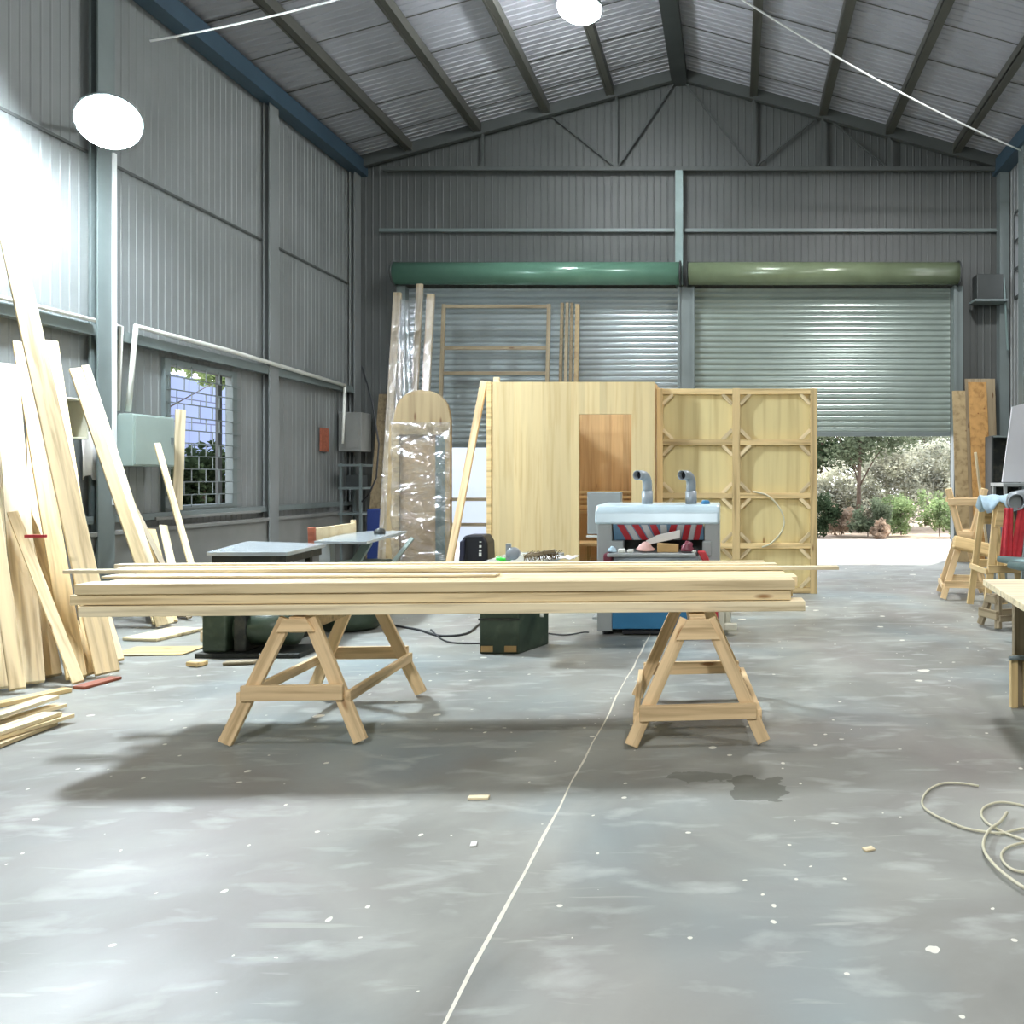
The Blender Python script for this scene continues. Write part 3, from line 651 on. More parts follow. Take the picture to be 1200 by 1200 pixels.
# ------------------------------------------------------------------ plank stack
ang = .05; O = V((-3.70,4.49,.725)); ex = V((math.cos(ang),math.sin(ang),0)); ey = V((-math.sin(ang),math.cos(ang),0))
def SP(u, v, z): return O+ex*u+ey*v+V((0,0,z))
T = .058
ws = [.16,.2,.14,.22,.18]
front = {0:(.06,4.12,'bottom front plank of the stack on the sawhorses'), 1:(.0,4.04,'middle front plank of the stack on the sawhorses, slightly set back'), 2:(.04,4.06,'top front plank of the stack on the sawhorses')}
rg = random.Random(11)
for lay in range(3):
    v = .0 if lay != 1 else .022
    for k, w_ in enumerate(ws):
        z = lay*(T+.004)+T/2+.002
        if k == 0: u0, u1, lb = front[lay]; gr = None
        else:
            u0, u1 = rg.uniform(.02,.12), rg.uniform(3.95,4.1)
            lb = 'pale pine plank inside the stack on the sawhorses, behind the front row' if lay < 2 else ['','second plank from the front on top of the stack','third plank from the front on top of the stack','fourth plank from the front on top of the stack','rearmost plank on top of the stack on the sawhorses'][k]
            gr = 'inner planks of the sawhorse stack' if lay < 2 else None
        o = plank('pine_plank', SP(u0,v+w_/2,z), SP(u1,v+w_/2,z), w_-.008, T, 'pine' if lay else 'pinew', None, (0,0,1)); tag(o, lb, 'plank', gr)
        v += w_
zt = 3*(T+.004)
for (a, b_, v0, v1, w_, t_, zz, lb) in ((-.38,4.40,.52,.50,.07,.022,0,'long thin batten on the stack that sticks out furthest left and right'), (-.15,4.02,.66,.70,.09,.02,0,'thin batten on the stack just behind the longest one'), (-.28,3.95,.82,.80,.08,.025,0,'rear thin batten lying on the top of the stack'), (.02,2.3,.30,.27,.12,.012,0,'thin pale board lying on the left half of the stack top')):
    o = plank('thin_batten', SP(a,v0,zt+t_/2+.002+zz), SP(b_,v1,zt+t_/2+.002+zz), w_, t_, 'pinew', None, (0,0,1), .002); tag(o, lb, 'batten')

# ------------------------------------------------------------------ leaning boards, left
LAY = [2.0, 3.0, 1, 0, 0, 2, 2, 0, 0, 0, 3, 0, 0, 0, 0, 0, 0, 2.0]; LI = [0]
def leaning(bx, by, tx, ty, w_, t_, mat, label, XW=-6.80, name='leaning_plank', n=(.75,-.66,0), cat='plank'):
    b0 = G(bx, by, .03); D = F*(-XW)/(CX-tx); tp = V((XW,D,H+(CY-ty)*D/F))
    d = V((.75,-.66,0))*(.055*LAY[LI[0]]); LI[0] += 1
    o = plank(name, b0+d, tp+d, w_, t_, mat, None, n, .004); tag(o, label, cat); return o
leaning(122,786,-6,210,.15,.045,'pine','tallest wide plank leaning on the left wall, its foot nearest the stack end')
leaning(84,790,21,404,.12,.04,'pine2','plank leaning on the left wall with a notched top left of the socket box', -6.72)
leaning(34,799,6,428,.16,.04,'pinew','broad pale plank leaning on the left wall near the left edge', -6.5)
leaning(62,792,-26,380,.11,.04,'pine','plank leaning between the broad pale one and the notched one at the left', -6.85)
leaning(106,790,24,596,.11,.03,'pine2','short plank crossing the leaning group towards the right foot', -5.95)
leaning(88,797,12,600,.07,.03,'pine','narrow short lath crossing in front of the leaning group', -5.75)
leaning(2,803,-18,470,.12,.04,'pinew','plank leaning at the very left edge of the view', -6.3)
leaning(133,775,70,560,.14,.03,'redwood' if 0 else 'horse','brownish board leaning behind the left end of the stack', -6.3)
leaning(52,789,40,450,.14,.035,'horse','brownish wide board at the back of the leaning group', -6.85)
leaning(112,781,58,400,.13,.035,'pine2','plank leaning behind the tallest one on the left wall', -6.9)
leaning(16,803,-24,520,.09,.04,'pine','short thick stud leaning at the left edge below the broad pale plank', -6.0)
leaning(190,733,88,432,.10,.045,'pine','left one of the paired planks leaning between the socket box and green box', -6.6)
leaning(199,731,100,429,.07,.045,'pinew','right one of the paired planks leaning between the socket box and green box', -6.85)
leaning(241,722,184,520,.06,.04,'pine','thin pole leaning below the right edge of the green electrical box', -6.58)
leaning(222,724,156,592,.05,.03,'oldwood','grey thin lath leaning below the green electrical box', -6.75)
leaning(214,722,191,616,.08,.03,'pinew','short pale lath leaning left of the table saw', -6.7)
leaning(197,728,172,620,.17,.02,'pine2','short wide board leaning under the green electrical box', -6.7)
leaning(182,729,158,626,.10,.03,'pine','short stub plank leaning beside the paired planks', -6.7)
x_ = XL+.22; D = F*(-x_)/(CX-213); o = plank('leaning_plank', (x_-.06,D,1.1), (x_+.0,D-.02,H+(CY-480)*D/F), .11, .03, 'pinew', None, (.8,-.6,0)); tag(o, 'pale upright plank standing on the sill in front of the window', 'plank')
o = MB().box((0,0,0),(.14,.03,.02)).build('red_strap', 'mred'); b0 = W(41,629,5.93); o.location = (b0.x,5.84,b0.z); tag(o, 'short red strip tied across the leaning boards at the left', 'strap')
# base board and floor pile
o = plank('floor_board', G(-60,838,.015), G(80,808,.015), .09, .03, 'pine2', None, (0,0,1)); tag(o, 'long board lying on the floor along the feet of the leaning planks', 'board')
o = plank('floor_board', G(92,806,.012), G(136,794,.012), .10, .02, 'redwood', None, (0,0,1)); tag(o, 'reddish scrap board lying at the feet of the leaning planks', 'board')
for i, (a, b_, z, w_, lb) in enumerate((((-90,905),(58,848),.015,.10,'lowest plank of the small pile on the floor at the left edge'), ((-90,890),(80,838),.041,.09,'long plank in the small floor pile whose end reaches furthest right'), ((-90,885),(62,836),.066,.12,'broad plank near the top of the small floor pile'), ((-90,870),(72,826),.03,.09,'plank at the rear of the small floor pile'), ((-90,868),(60,817),.085,.10,'topmost pale plank of the small floor pile'))):
    p0, p1 = G(a[0],a[1],z), G(b_[0],b_[1],z); o = plank('floor_plank', p0, p1, w_, .022, 'pinew' if i in (2,4) else 'pine', None, (0,0,1), .002); tag(o, lb, 'plank')

# ------------------------------------------------------------------ table saws on the left
ts = thing('table_saw', 'large pale topped saw table in front of the left wall', 'table saw', (-4.3,7.7,0))
A = [G(242,647,.85),G(337,647,.85),G(382,637,.85),G(290,634,.85)]
q = V(ts.location); m_ = MB(); m_.prism([p-q for p in A], (0,0,-.035)); m_.build('table_top', 'iron', ts, bevel=.004)
cen = sum(A, V())/4-q
m_ = MB(); m_.prism([(cen+(p-q-cen)*.92)-V((0,0,.035)) for p in A], (0,0,-.07)); m_.build('top_rail', 'mdark', ts)
e1 = (A[1]-A[0]).normalized(); e2 = (A[3]-A[0]).normalized()
for su, sv in ((-.3,-.42),(.3,-.42),(-.3,.42),(.3,.42)):
    p = cen+e1*su+e2*sv; MB().bar((p.x,p.y,0), (p.x*1.0,p.y,.75), .05, .05, (0,1,0)).build('leg', 'mdark', ts)
p = cen-e2*.15; MB().lathe([(.30,.05),(.32,.1),(.3,.32),(.2,.4),(.1,.5),(.08,.74)], (p.x,p.y,0), 24).build('motor_housing', 'mgreen', ts)
MB().box((p.x-.32,p.y-.3,0), (p.x+.32,p.y+.3,.05)).build('base_plate', 'mdark', ts, bevel=.01)
m_ = MB(); m_.tube([(p.x+.28,p.y-.25,.42),(p.x+.62,p.y-.25,.42)], .1, 16); m_.tube([(p.x+.62,p.y-.25,.42),(p.x+.67,p.y-.25,.42)], .06, 16); m_.build('drive_motor', 'mdark', ts)
MB().box((cen.x-.1,cen.y-.35,.56),(cen.x+.3,cen.y-.1,.7)).build('dust_chute', 'oldwood', ts)

js = thing('surface_planer', 'long narrow planer table with a wooden fence left of the arched frame', 'planer', (-4.15,9.0,0)); q = V(js.location)
A = [G(368,634,.86),G(430,634.5,.86),G(446,630,.86),G(477,622,.86),G(440,622,.86),G(410,623.5,.86)]
MB().prism([p-q for p in A], (0,0,-.03)).build('table_top', 'iron', js, bevel=.004)
m_ = MB(); pa, pb = G(374,633,.83)-q, G(432,633,.83)-q
m_.bar((pa.x+.12,.0-.35,0), (pa.x+.12,-.35,.8), .12, .1, (0,1,0)); m_.build('front_post', 'mgrey', js, bevel=.005)
MB().bar((pa.x+.22,-.4,.25), (pb.x-.08,-.1,.80), .09, .05, (0,-1,0)).build('support_strut', 'swbox', js, bevel=.004)
MB().bar((pb.x-.1,.0,.25), (pb.x+.2,.4,.8), .04, .04, (0,-1,0)).build('support_strut', 'swbox', js)
MB().box((-.35,-.25,.0), (.15,.55,.55)).build('machine_body', 'mgreen', js, bevel=.03)
MB().lathe([(.18,-.55),(.2,-.5),(.2,-.27),(.12,-.25)], (-.08,0,.34), 22, 'y').build('drive_motor', 'mdark', js)
fa, fb = W(367,634,8.6)-q, W(414,628,9.55)-q
MB().prism([fa,fb,fb+V((0,0,.155)),fa+V((0,0,.135))], (.03,.012,0)).build('fence', 'fencewood', js, bevel=.003)
MB().bar(fb+V((.0,0,-.02)), fb+V((0,0,.19)), .05, .05, (0,1,0)).build('fence_end_block', 'pinew', js, bevel=.008)
MB().prism([W(360,618,8.45)-q,W(368,618,8.45)-q,W(369,648,8.45)-q,W(361,650,8.45)-q], (0,.04,0)).build('blade_guard', 'redwood', js, bevel=.008)
MB().lathe([(.05,-.04),(.05,.04)], (.13,.2,.88), 16, 'y').build('adjusting_knob', 'dark', js)
# clutter on the floor under the stack
def floorbox(name, label, cat, px0, px1, py, d, h, mat, rz=0, bevel=.008):
    a, b_ = G(px0,py), G(px1,py); w_ = (b_-a).length
    o = MB().box((-w_/2,0,.004), (w_/2,d,h)).build(name, mat, bevel=bevel); o.location = (a+b_)/2; o.rotation_euler = (0,0,rz); tag(o, label, cat); return o
floorbox('scrap_board', 'pale panel lying on the floor left of the saw base', 'panel', 140,186,752,.55,.035,'pinew',-.15)
floorbox('scrap_board', 'large pale board lying flat on the floor right of the leaning planks', 'panel', 128,212,769,.35,.014,'pine2',.06)
floorbox('scrap_board', 'cream board on the floor behind the round saw housing', 'panel', 236,262,752,.5,.10,'pinew',.3)
floorbox('cardboard_box', 'small cream box on the floor between the machine motors', 'box', 289,302,741,.15,.12,'cream',.1)
floorbox('wood_offcut', 'thin offcut lying on the floor left of the left sawhorse', 'offcut', 262,296,780,.08,.03,'oldwood',.2)
floorbox('wood_offcut', 'triangular looking offcut lying on the floor in front of the green motors', 'offcut', 215,233,782,.10,.04,'pine2',-.3)
em = thing('electric_motor', 'dark green electric motor standing on the floor between the saw tables', 'motor', (-4.03,6.83,0))
MB().box((-.45,-.1,0), (.42,.3,.04)).build('base_plate', 'mdark', em, bevel=.005)
MB().box((-.42,-.05,.04), (-.22,.22,.42)).build('terminal_box', 'mgreen', em, bevel=.015)
MB().lathe([(.1,-.2),(.15,-.18),(.15,.28),(.11,.3)], (0,.12,.22), 22, 'x').build('motor_body', 'mgreen', em)
MB().box((-.16,-.04,.04),(-.06,.2,.36)).build('bracket', 'mdark', em, bevel=.01)
wp = thing('belt_wheel', 'dark round belt housing with a yellowish disc behind the left sawhorse', 'wheel', (-3.80,8.06,0))
MB().lathe([(.26,.02),(.30,.1),(.28,.3),(.16,.4)], (0,0,0), 26).build('housing', 'mgreen', wp)
MB().lathe([(.14,.2),(.15,.215),(.0,.225)], (.27,-.05,0), 24).build('disc', 'card', wp)
o = MB().tube(smooth([G(462,733,.01),G(490,738,.01),G(515,745,.01),G(545,743,.01),G(560,733,.01),G(572,722,.01)]), .012, 8).build('power_cable', 'blackcable'); tag(o, 'black cable on the floor running to the dark green machine', 'cable')
o = MB().tube(smooth([G(505,738,.01),G(525,752,.01),G(570,754,.01)]), .008, 8).build('power_cable', 'blackcable'); tag(o, 'thinner cable looping on the floor left of the dark green machine', 'cable')
o = MB().tube(smooth([G(628,740,.01),G(660,744,.01),G(684,741,.01),G(690,741,.01)]), .007, 8).build('power_cable', 'blackcable'); tag(o, 'thin cable on the floor between the green machine and the blue planer', 'cable')

# ------------------------------------------------------------------ green jointer
gj = thing('jointer', 'dark green iron machine standing under the middle of the stack', 'jointer', (-1.93,6.9,0))
MB().prism([(-.235,0,0),(.10,0,0),(.26,.42,0),(-.235,.42,0)], (0,0,.46)).build('cabinet', 'mgreen', gj, bevel=.012)
MB().box((-.24,-.02,.29), (.11,.0,.305)).build('front_lip', 'mdark', gj)
for x in (-.17,.03): MB().box((x-.05,-.012,.02), (x+.05,.0,.07)).build('foot_block', 'card', gj)
MB().box((-.2,.02,.46), (.18,.42,.73)).build('neck', 'mgreen', gj, bevel=.02)
MB().prism([(-.12,-.03,.45),(.2,-.03,.45),(.2,-.03,.38),(-.1,-.03,.38)], (0,.06,0)).build('apron', 'redwood', gj)
MB().lathe([(.045,0),(.045,.05)], (.28,.25,.40), 16, 'x').build('hand_knob', 'black', gj)
MB().lathe([(.02,0),(.02,.03)], (.235,.2,.30), 12, 'x').build('button', 'white', gj)
MB().box((-.22,-.3,.73), (.30,.9,.785)).build('table_top', 'iron', gj, bevel=.01)
zt = .79
cl_ = thing('clamp', 'small grey and bright green clamp on the jointer table', 'clamp', (-1.93,6.8,zt))
MB().lathe([(.05,-.04),(.055,.0),(.05,.04)], (.08,0,.075), 18, 'y').build('wheel', 'pipe', cl_)
MB().box((.02,-.02,.02), (.06,.02,.16)).build('jaw', 'pipe', cl_, bevel=.004)
MB().tube([(-.06,0,.04),(.0,0,.02),(.05,0,.03),(.06,0,.045)], .018, 10).build('handle', 'lime', cl_)
br = thing('hand_brush', 'brown bristle brush lying on the jointer table', 'brush', (-1.64,6.8,zt))
MB().bar((-.12,0,.05), (.14,0,.10), .05, .03).build('brush_back', 'oldwood', br, bevel=.006)
m_ = MB(); rg = random.Random(2)
for k in range(160):
    x = rg.uniform(-.12,.16); y = rg.uniform(-.025,.025); z = .06+.2*(x+.12)*.2; m_.bar((x,y,z), (x+rg.uniform(-.02,.05),y+rg.uniform(-.02,.02),z+rg.uniform(-.055,.04)), .004, .004)
m_.build('bristles', 'brown', br)
vs = []; fs = []
for i in range(10):
    for j in range(6): vs.append((-1.68+i*.035,7.15-j*.05,zt+.012+.02*abs(math.sin(i*1.3+j*1.7))))
for i in range(9):
    for j in range(5): fs.append((i*6+j, i*6+6+j, i*6+7+j, i*6+j+1))
m_ = MB(); m_.add(vs, fs, True); o = m_.build('paper_sheet', 'paper'); o.modifiers.new('s', 'SOLIDIFY').thickness = .003; tag(o, 'crumpled white paper on the jointer table right of the brush', 'paper')

# black rolling case
bc = thing('tool_case', 'black rounded tool case with a white mark behind the stack', 'case', (-2.98,9.3,0))
m_ = MB(); m_.prism([(-.15,0,.05),(.17,0,.05),(.15,0,.76),(.1,0,.84),(-.11,0,.84),(-.15,0,.78)], (0,.3,0)); m_.build('case_body', 'black', bc, bevel=.02)
MB().prism([(-.19,-.02,.05),(-.13,-.02,.05),(-.10,-.02,.8),(-.16,-.02,.77)], (0,.3,0)).build('side_cover', 'navy', bc, bevel=.01)
m_ = MB()
for k, (a, b_) in enumerate(((.0,.05),(.055,.09),(.1,.15),(.16,.2))): m_.box((.055+.002*k,-.004,.60+a*1.0), (.085,.0,.60+b_*.85))
m_.build('white_mark', 'white', bc)
for x in (-.1,.1): MB().lathe([(.045,-.02),(.045,.02)], (x,.15,.046), 16, 'x').build('wheel', 'dark', bc)

# ------------------------------------------------------------------ blue planer
pl = thing('thickness_planer', 'grey and blue thickness planer with red striped front and two duct elbows', 'planer', (-.71,7.7,0))
hw = .59
MB().box((-hw,.0,.04), (-.45,.75,1.08)).build('side_column', 'mgrey', pl, bevel=.01)
MB().box((.43,.0,.04), (hw-.02,.75,1.08)).build('side_column', 'mgrey', pl, bevel=.01)
MB().box((-.45,.3,.04), (.43,.72,1.0)).build('rear_body', 'mdark', pl)
MB().box((-.45,.02,.06), (.43,.06,.40)).build('lower_panel', 'mblue', pl, bevel=.005)
MB().box((.43,-.012,.04), (.56,.0,.45)).build('side_cover', 'mred', pl)
MB().box((-.35,.0,.02), (.43,.05,.05)).build('bottom_bar', 'black', pl)
m_ = MB(); m_.prism([(-hw-.02,-.02,1.06),(-hw-.02,.78,1.06),(-hw-.02,.78,1.2),(-hw-.02,.70,1.245),(-hw-.02,.05,1.24),(-hw-.02,.0,1.18)], (2*hw+.0,0,0)); m_.build('hood', 'mhood', pl, bevel=.02)
# sloping striped face
def FZ(u, v): return V((u, .0+.09*v, 1.06-.155*v))
m_ = MB(); m_.prism([FZ(-.44,0),FZ(.42,0),FZ(.42,1),FZ(-.44,1)], (0,.02,.02)); face = m_.build('striped_face', 'mblue2', pl)
red = [(-.31,-.19),(-.15,-.05),(.03,.08),(.17,.12),(.30,.22),(.42,.36)]
n_ = V((0,-.155,-.09)).normalized()*.003
xs_top = [-.367,-.226,-.058,.143,.277,.382]; xs_bot = [-.296,-.144,-.006,.094,.24,.345]
for k, (a, b_) in enumerate(zip(xs_top, xs_bot)):
    m_ = MB(); w_ = .062; m_.prism([FZ(a-w_/2,.02)+n_,FZ(a+w_/2,.02)+n_,FZ(b_+w_/2,.98)+n_,FZ(b_-w_/2,.98)+n_], n_); m_.build('red_stripe', 'mred', face)
for a, b_ in ((-.297,-.22),(-.142,-.075),(.042,.044),(.21,.167),(.33,.292)):
    m_ = MB(); w_ = .06; m_.prism([FZ(a-w_/2,.02)+n_,FZ(a+w_/2,.02)+n_,FZ(b_+w_/2,.98)+n_,FZ(b_-w_/2,.98)+n_], n_); m_.build('grey_stripe', 'mwhite', face)
MB().box((-.43,.04,.70), (.41,.5,.76)).build('bed', 'mgrey', pl, bevel=.008)
MB().box((-.46,-.22,.77), (.36,.35,.80)).build('bed_table', 'mgrey', pl, bevel=.005)
MB().lathe([(.035,-.40),(.035,.38)], (0,-.17,.74), 14, 'x').build('feed_roller', 'pipe', pl)
MB().box((-.5,-.2,.63), (-.42,.0,.80)).build('side_arm', 'maroon', pl, bevel=.02)
MB().prism([(.37,-.2,.82),(.44,-.2,.82),(.52,-.2,.66),(.46,-.2,.66)], (0,.1,0)).build('side_arm', 'mred', pl, bevel=.01)
MB().box((-.47,.0,.78), (-.34,.1,.90)).build('control_block', 'mgrey', pl, bevel=.01)
MB().box((.41,-.02,.76), (.5,.1,.90)).build('control_block', 'mgrey', pl, bevel=.01)
for x in (-.51,.5): MB().lathe([(.05,0),(.04,.045)], (x,.12,0), 14).build('foot', 'black', pl)
for x in (-.15,.285):
    du = MB(); cx, cy = x, .35
    du.tube([(cx,cy,1.2),(cx,cy,1.37)], .056, 18); d_ = du.build('duct_collar', 'pipe', pl)
    dp = MB(); pts_ = [(cx,cy,1.34),(cx,cy,1.44)]+[(cx-.45*.085*(1-math.cos(a)),cy-.9*.085*(1-math.cos(a)),1.44+.085*math.sin(a)) for a in [math.radians(t) for t in (18,36,54,72,90)]]
    e = V(pts_[-1]); pts_.append(tuple(e+V((-.045,-.09,0))))
    dp.tube(pts_, .048, 18, caps=False); e_ = dp.build('duct_elbow', 'pipe', pl); sm = e_.modifiers.new('s', 'SOLIDIFY'); sm.thickness = .005
    e = V(pts_[-2]); dd = (V(pts_[-1])-e).normalized(); MB().tube([e+dd*.02,e+dd*.025], .044, 18).build('duct_mouth', 'black', e_)  # black disc stands in for the shade inside the open elbow
MB().lathe([(.04,0),(.045,.03),(.03,.05)], (.43,.3,1.23), 16).build('knob', 'mblue', pl)
MB().box((.57,.15,.05), (.68,.4,.28)).build('gear_box', 'cream', pl, bevel=.02)
MB().lathe([(.055,0),(.06,.05),(.055,.1)], (.66,.2,.30), 16, 'x').build('handwheel_hub', 'card', pl)
MB().prism([(.57,.02,.0),(.62,.02,.0),(.62,.02,.3),(.57,.02,.3)], (0,.05,0)).build('bracket', 'cream', pl)
MB().box((.62,.0,.05), (.74,.08,.11)).build('foot_pedal', 'cream', pl, bevel=.01)
cbx = thing('control_box', 'flat grey control panel box standing left of the blue planer', 'control box', (-1.36,8.62,0))
MB().box((-.2,0,.9), (.16,.12,1.35)).build('panel_box', 'mgrey', cbx, bevel=.01)
MB().box((-.06,.04,.0), (-.02,.08,.9)).build('post', 'mgrey', cbx)
MB().box((-.14,-.02,0), (.06,.16,.02)).build('foot_plate', 'mgrey', cbx)
MB().box((-.2,-.05,.87), (.02,.0,.89)).build('handle_bar', 'white', cbx)
# things lying on the planer bed
zb = .802
def crumple(name, label, cat, c, sx, sy, h, mat, seed):
    r_ = random.Random(seed); m_ = MB(); n = 12; k = 7; vs = []; fs = []
    for i in range(k):
        ph = math.pi*(i+.5)/k/2*1.0
        for j in range(n):
            t = 2*math.pi*j/n; rr = math.cos(ph)*r_.uniform(.8,1.15); vs.append((sx*rr*math.cos(t), sy*rr*math.sin(t), .004+h*math.sin(ph)*r_.uniform(.85,1.1)))
    for i in range(k-1):
        for j in range(n): j2 = (j+1) % n; fs.append((i*n+j, i*n+j2, (i+1)*n+j2, (i+1)*n+j))
    fs.append(tuple(range(n))[::-1]); fs.append(tuple((k-1)*n+j for j in range(n)))
    m_.add(vs, fs, True); o = m_.build(name, mat); o.location = c; tag(o, label, cat); return o
crumple('crumpled_cloth', 'pinkish crumpled cloth on the planer bed', 'cloth', (-.83,7.62,zb), .085,.07,.09,'pink',4)
crumple('work_glove', 'maroon cloth lump on the right of the planer bed', 'cloth', (-.435,7.58,zb), .068,.06,.10,'maroon',5)
crumple('crumpled_cloth', 'pale blue cloth on the left end of the planer bed', 'cloth', (-1.135,7.56,zb), .043,.045,.055,'clothb',6)
o = MB().prism([(0,0,0),(.2,0,0),(.2,0,.07),(0,0,.085)], (0,.1,0)).build('cardboard_box', 'card', bevel=.004); o.location = (-.72,7.6,zb); tag(o, 'small open cardboard box on the planer bed', 'box')
o = MB().prism([(0,0,0),(.32,0,.065),(.32,0,.14),(.1,0,.09),(.0,0,.04)], (0,.02,0)).build('paper_sheet', 'paper'); o.location = (-.83,7.655,zb+.065); tag(o, 'folded white paper leaning over the cardboard box on the planer', 'paper')
for i, (x, z, s_, lb) in enumerate(((-1.045,0,.034,'white plastic piece lying leftmost on the planer bed'), (-.965,0,.03,'second small white piece on the planer bed, beside the pink cloth'), (-.372,0,.022,'small white cup like piece at the right of the planer bed'))):
    o = MB().box((-s_,-.03,0),(s_,.03,s_*1.1)).build('plastic_part', 'white', bevel=.012); o.location = (x,7.56,zb); tag(o, lb, 'plastic part')

# ------------------------------------------------------------------ right side
board('plywood_sheet', 'dull plywood sheet standing beside the right gate post', 1122,1137.5,458,14.3,.35,'oldply', .02, 'plywood')
board('plywood_sheet', 'golden orange plywood sheet standing near the right corner', 1143,1165,448,14.2,.45,'goldply', .02, 'plywood')
board('wooden_board', 'greyish plywood board behind the golden one near the right corner', 1136,1172,444,14.55,.3,'oldwood', .02)
dc = thing('dark_cabinet', 'dark open shelf cabinet in the right corner', 'cabinet', (4.42,13.6,0))
MB().box((-.1,.3,0),(.38,.34,2.2)).build('back_panel', 'mdark', dc)
for x in (-.1,.36): MB().box((x,0,0),(x+.03,.3,2.2)).build('side_panel', 'dark', dc)
for z in (.1,.75,1.35,2.18): MB().box((-.07,0,z),(.36,.3,z+.03)).build('shelf_board', 'steel', dc)
mo = thing('shutter_motor', 'dark box shaped shutter motor high at the right gate corner', 'motor', (4.6,14.5,4.7))
MB().box((-.25,0,0),(.22,.3,.45)).build('motor_box', 'dark', mo, bevel=.01)
MB().bar((.26,.1,.4),(.33,.1,-.9), .03, .03, (0,1,0)).build('pull_chain', 'teal', mo)
MB().box((-.3,-.02,-.04),(.3,.35,-.0)).build('bracket', 'steel', mo)
o = plank('thin_stick', G(1163,690,.01)+V((0,0,0)), W(1143,530,10.6), .035, .02, 'pinew'); tag(o, 'thin white stick standing upright behind the stacked sawhorses', 'stick')
o = MB().box((0,0,0),(.14,.06,.04)).build('wood_block', 'oldwood'); o.location = W(1134,536,14.2); o.location.y = 14.16
bpy.data.objects.remove(o)
sawhorse((2.84,9.95,0), math.radians(-10), 'sawhorse standing on its feet by the right gate post, another resting upside down on it', Ln=.5, bar=.2, gus=.05, hgt=.72, fw=.27)
t = sawhorse((2.86,9.97,1.385), math.radians(-10), 'sawhorse lying upside down on top of another by the right gate post', Ln=.42, bar=.18, gus=.04, hgt=.64, fw=.22, rot=(0,math.pi,math.radians(-16)))
sawhorse((2.97,8.95,0), 0, 'taller sawhorse draped with a pale cloth near the right edge', Ln=.5, bar=.5, gus=.22, hgt=1.24, fw=.2, mat='pine2')
o = plank('wooden_beam', W(1117,635,9.73), W(1180,650,9.70), .17, .06, 'pine2', None, (0,-1,.5), .02); tag(o, 'thick rounded beam lying across the sawhorse at the right', 'beam')
vs = []; fs = []
for i in range(15):
    for j in range(9):
        x = 2.72+i*.045; u = (j-4)/4; y = 8.98+u*.14; z = 1.325-.13*abs(u)**1.5*(1+.5*math.sin(i*1.1))-.02*abs(math.sin(i*.9)) - max(0,abs(x-3.0)-.2)*.15
        vs.append((x,y,z))
for i in range(14):
    for j in range(8): fs.append((i*9+j, i*9+9+j, i*9+10+j, i*9+j+1))
m_ = MB(); m_.add(vs, fs, True); o = m_.build('draped_cloth', 'clothb'); o.modifiers.new('s', 'SOLIDIFY').thickness = .006; tag(o, 'pale blue cloth draped over the tall sawhorse at the right', 'cloth')
# duct ring with red sleeve
du = thing('dust_collector', 'steel duct mouth with red cloth strips hanging below it at the right edge', 'dust collector', (2.95,8.35,0))
c_ = W(1187,588,8.3)-V(du.location)
m_ = MB(); m_.tube([c_+V((0,-.12,0)),c_+V((.05,.1,.02)),c_+V((.35,.45,.05)),c_+V((.8,.7,.05))], .085, 22, caps=False); e_ = m_.build('duct', 'pipe', du); e_.modifiers.new('s', 'SOLIDIFY').thickness = .012
MB().tube([c_+V((0,-.03,0)),c_+V((0,-.02,0))], .08, 20).build('duct_mouth', 'mgrey', e_)
for k, (dx0, dx1, w0, w1, zl) in enumerate(((-.08,-.11,.08,.13,-.55),(.07,-.0,.09,.12,-.52))):
    vs = []; fs = []
    for i in range(8):
        for j in range(20):
            t_ = j/19; x = dx0+(dx1-dx0)*t_+((i/7)-.5)*(w0+(w1-w0)*t_); vs.append(c_+V((x,-.1+.03*math.sin(i*1.8+k),-.06+zl*t_)))
    for i in range(7):
        for j in range(19): fs.append((i*20+j, i*20+20+j, i*20+21+j, i*20+j+1))
    m_ = MB(); m_.add(vs, fs, True); o = m_.build('red_sleeve', 'redcloth', du); o.modifiers.new('s', 'SOLIDIFY').thickness = .01
MB().bar((c_.x+.3,.35,0), (c_.x+.3,.35,c_.z), .06, .06, (0,1,0)).build('post', 'steel', du)
MB().bar((c_.x+.12,.1,0), (c_.x+.3,.35,c_.z-.2), .04, .04, (0,1,0)).build('post', 'steel', du)
# machine table holding the white board
mt = thing('metal_stand', 'grey steel stand carrying the tall white board at the right edge', 'stand', (3.74,9.9,0))
zt = W(0,566,9.9).z
MB().box((-.45,0,zt-.04),(.6,.5,zt)).build('stand_top', 'mgrey', mt, bevel=.004)
for x in (-.43,.55):
    for y in (.02,.45): MB().box((x,y,0),(x+.035,y+.035,zt-.04)).build('leg', 'mgrey', mt)
MB().box((-.35,.1,.55),(.5,.45,.95)).build('tool_tray', 'mdark', mt, bevel=.02)
o = MB().prism([W(1177,565,9.95),W(1225,565,9.95),W(1225,466,9.95),W(1189,476,9.95)], (0,.03,0)).build('white_board', 'board_w'); tag(o, 'tall white board with a slanted edge at the right of the view', 'board')
o.location.y += .08
sh_ = thing('metal_sheets', 'greenish grey curved metal sheets lying behind the workbench', 'metal sheet', (2.8,7.6,0))
c2 = G(1190,660,.75)
for k in range(2):
    m_ = MB(); p = W(1170+12*k,655+7*k,7.7-.2*k)-V(sh_.location)
    m_.tube([p,p+V((.25,-.25,-.02)),p+V((.7,-.5,.0))], [.03,.055,.06], 12); m_.build('rolled_sheet', 'teall', sh_)
MB().box((.05,-.3,0),(.15,-.2,.62)).build('support_leg', 'oldwood', sh_)
MB().box((.45,-.45,0),(.55,-.35,.62)).build('support_leg', 'oldwood', sh_)
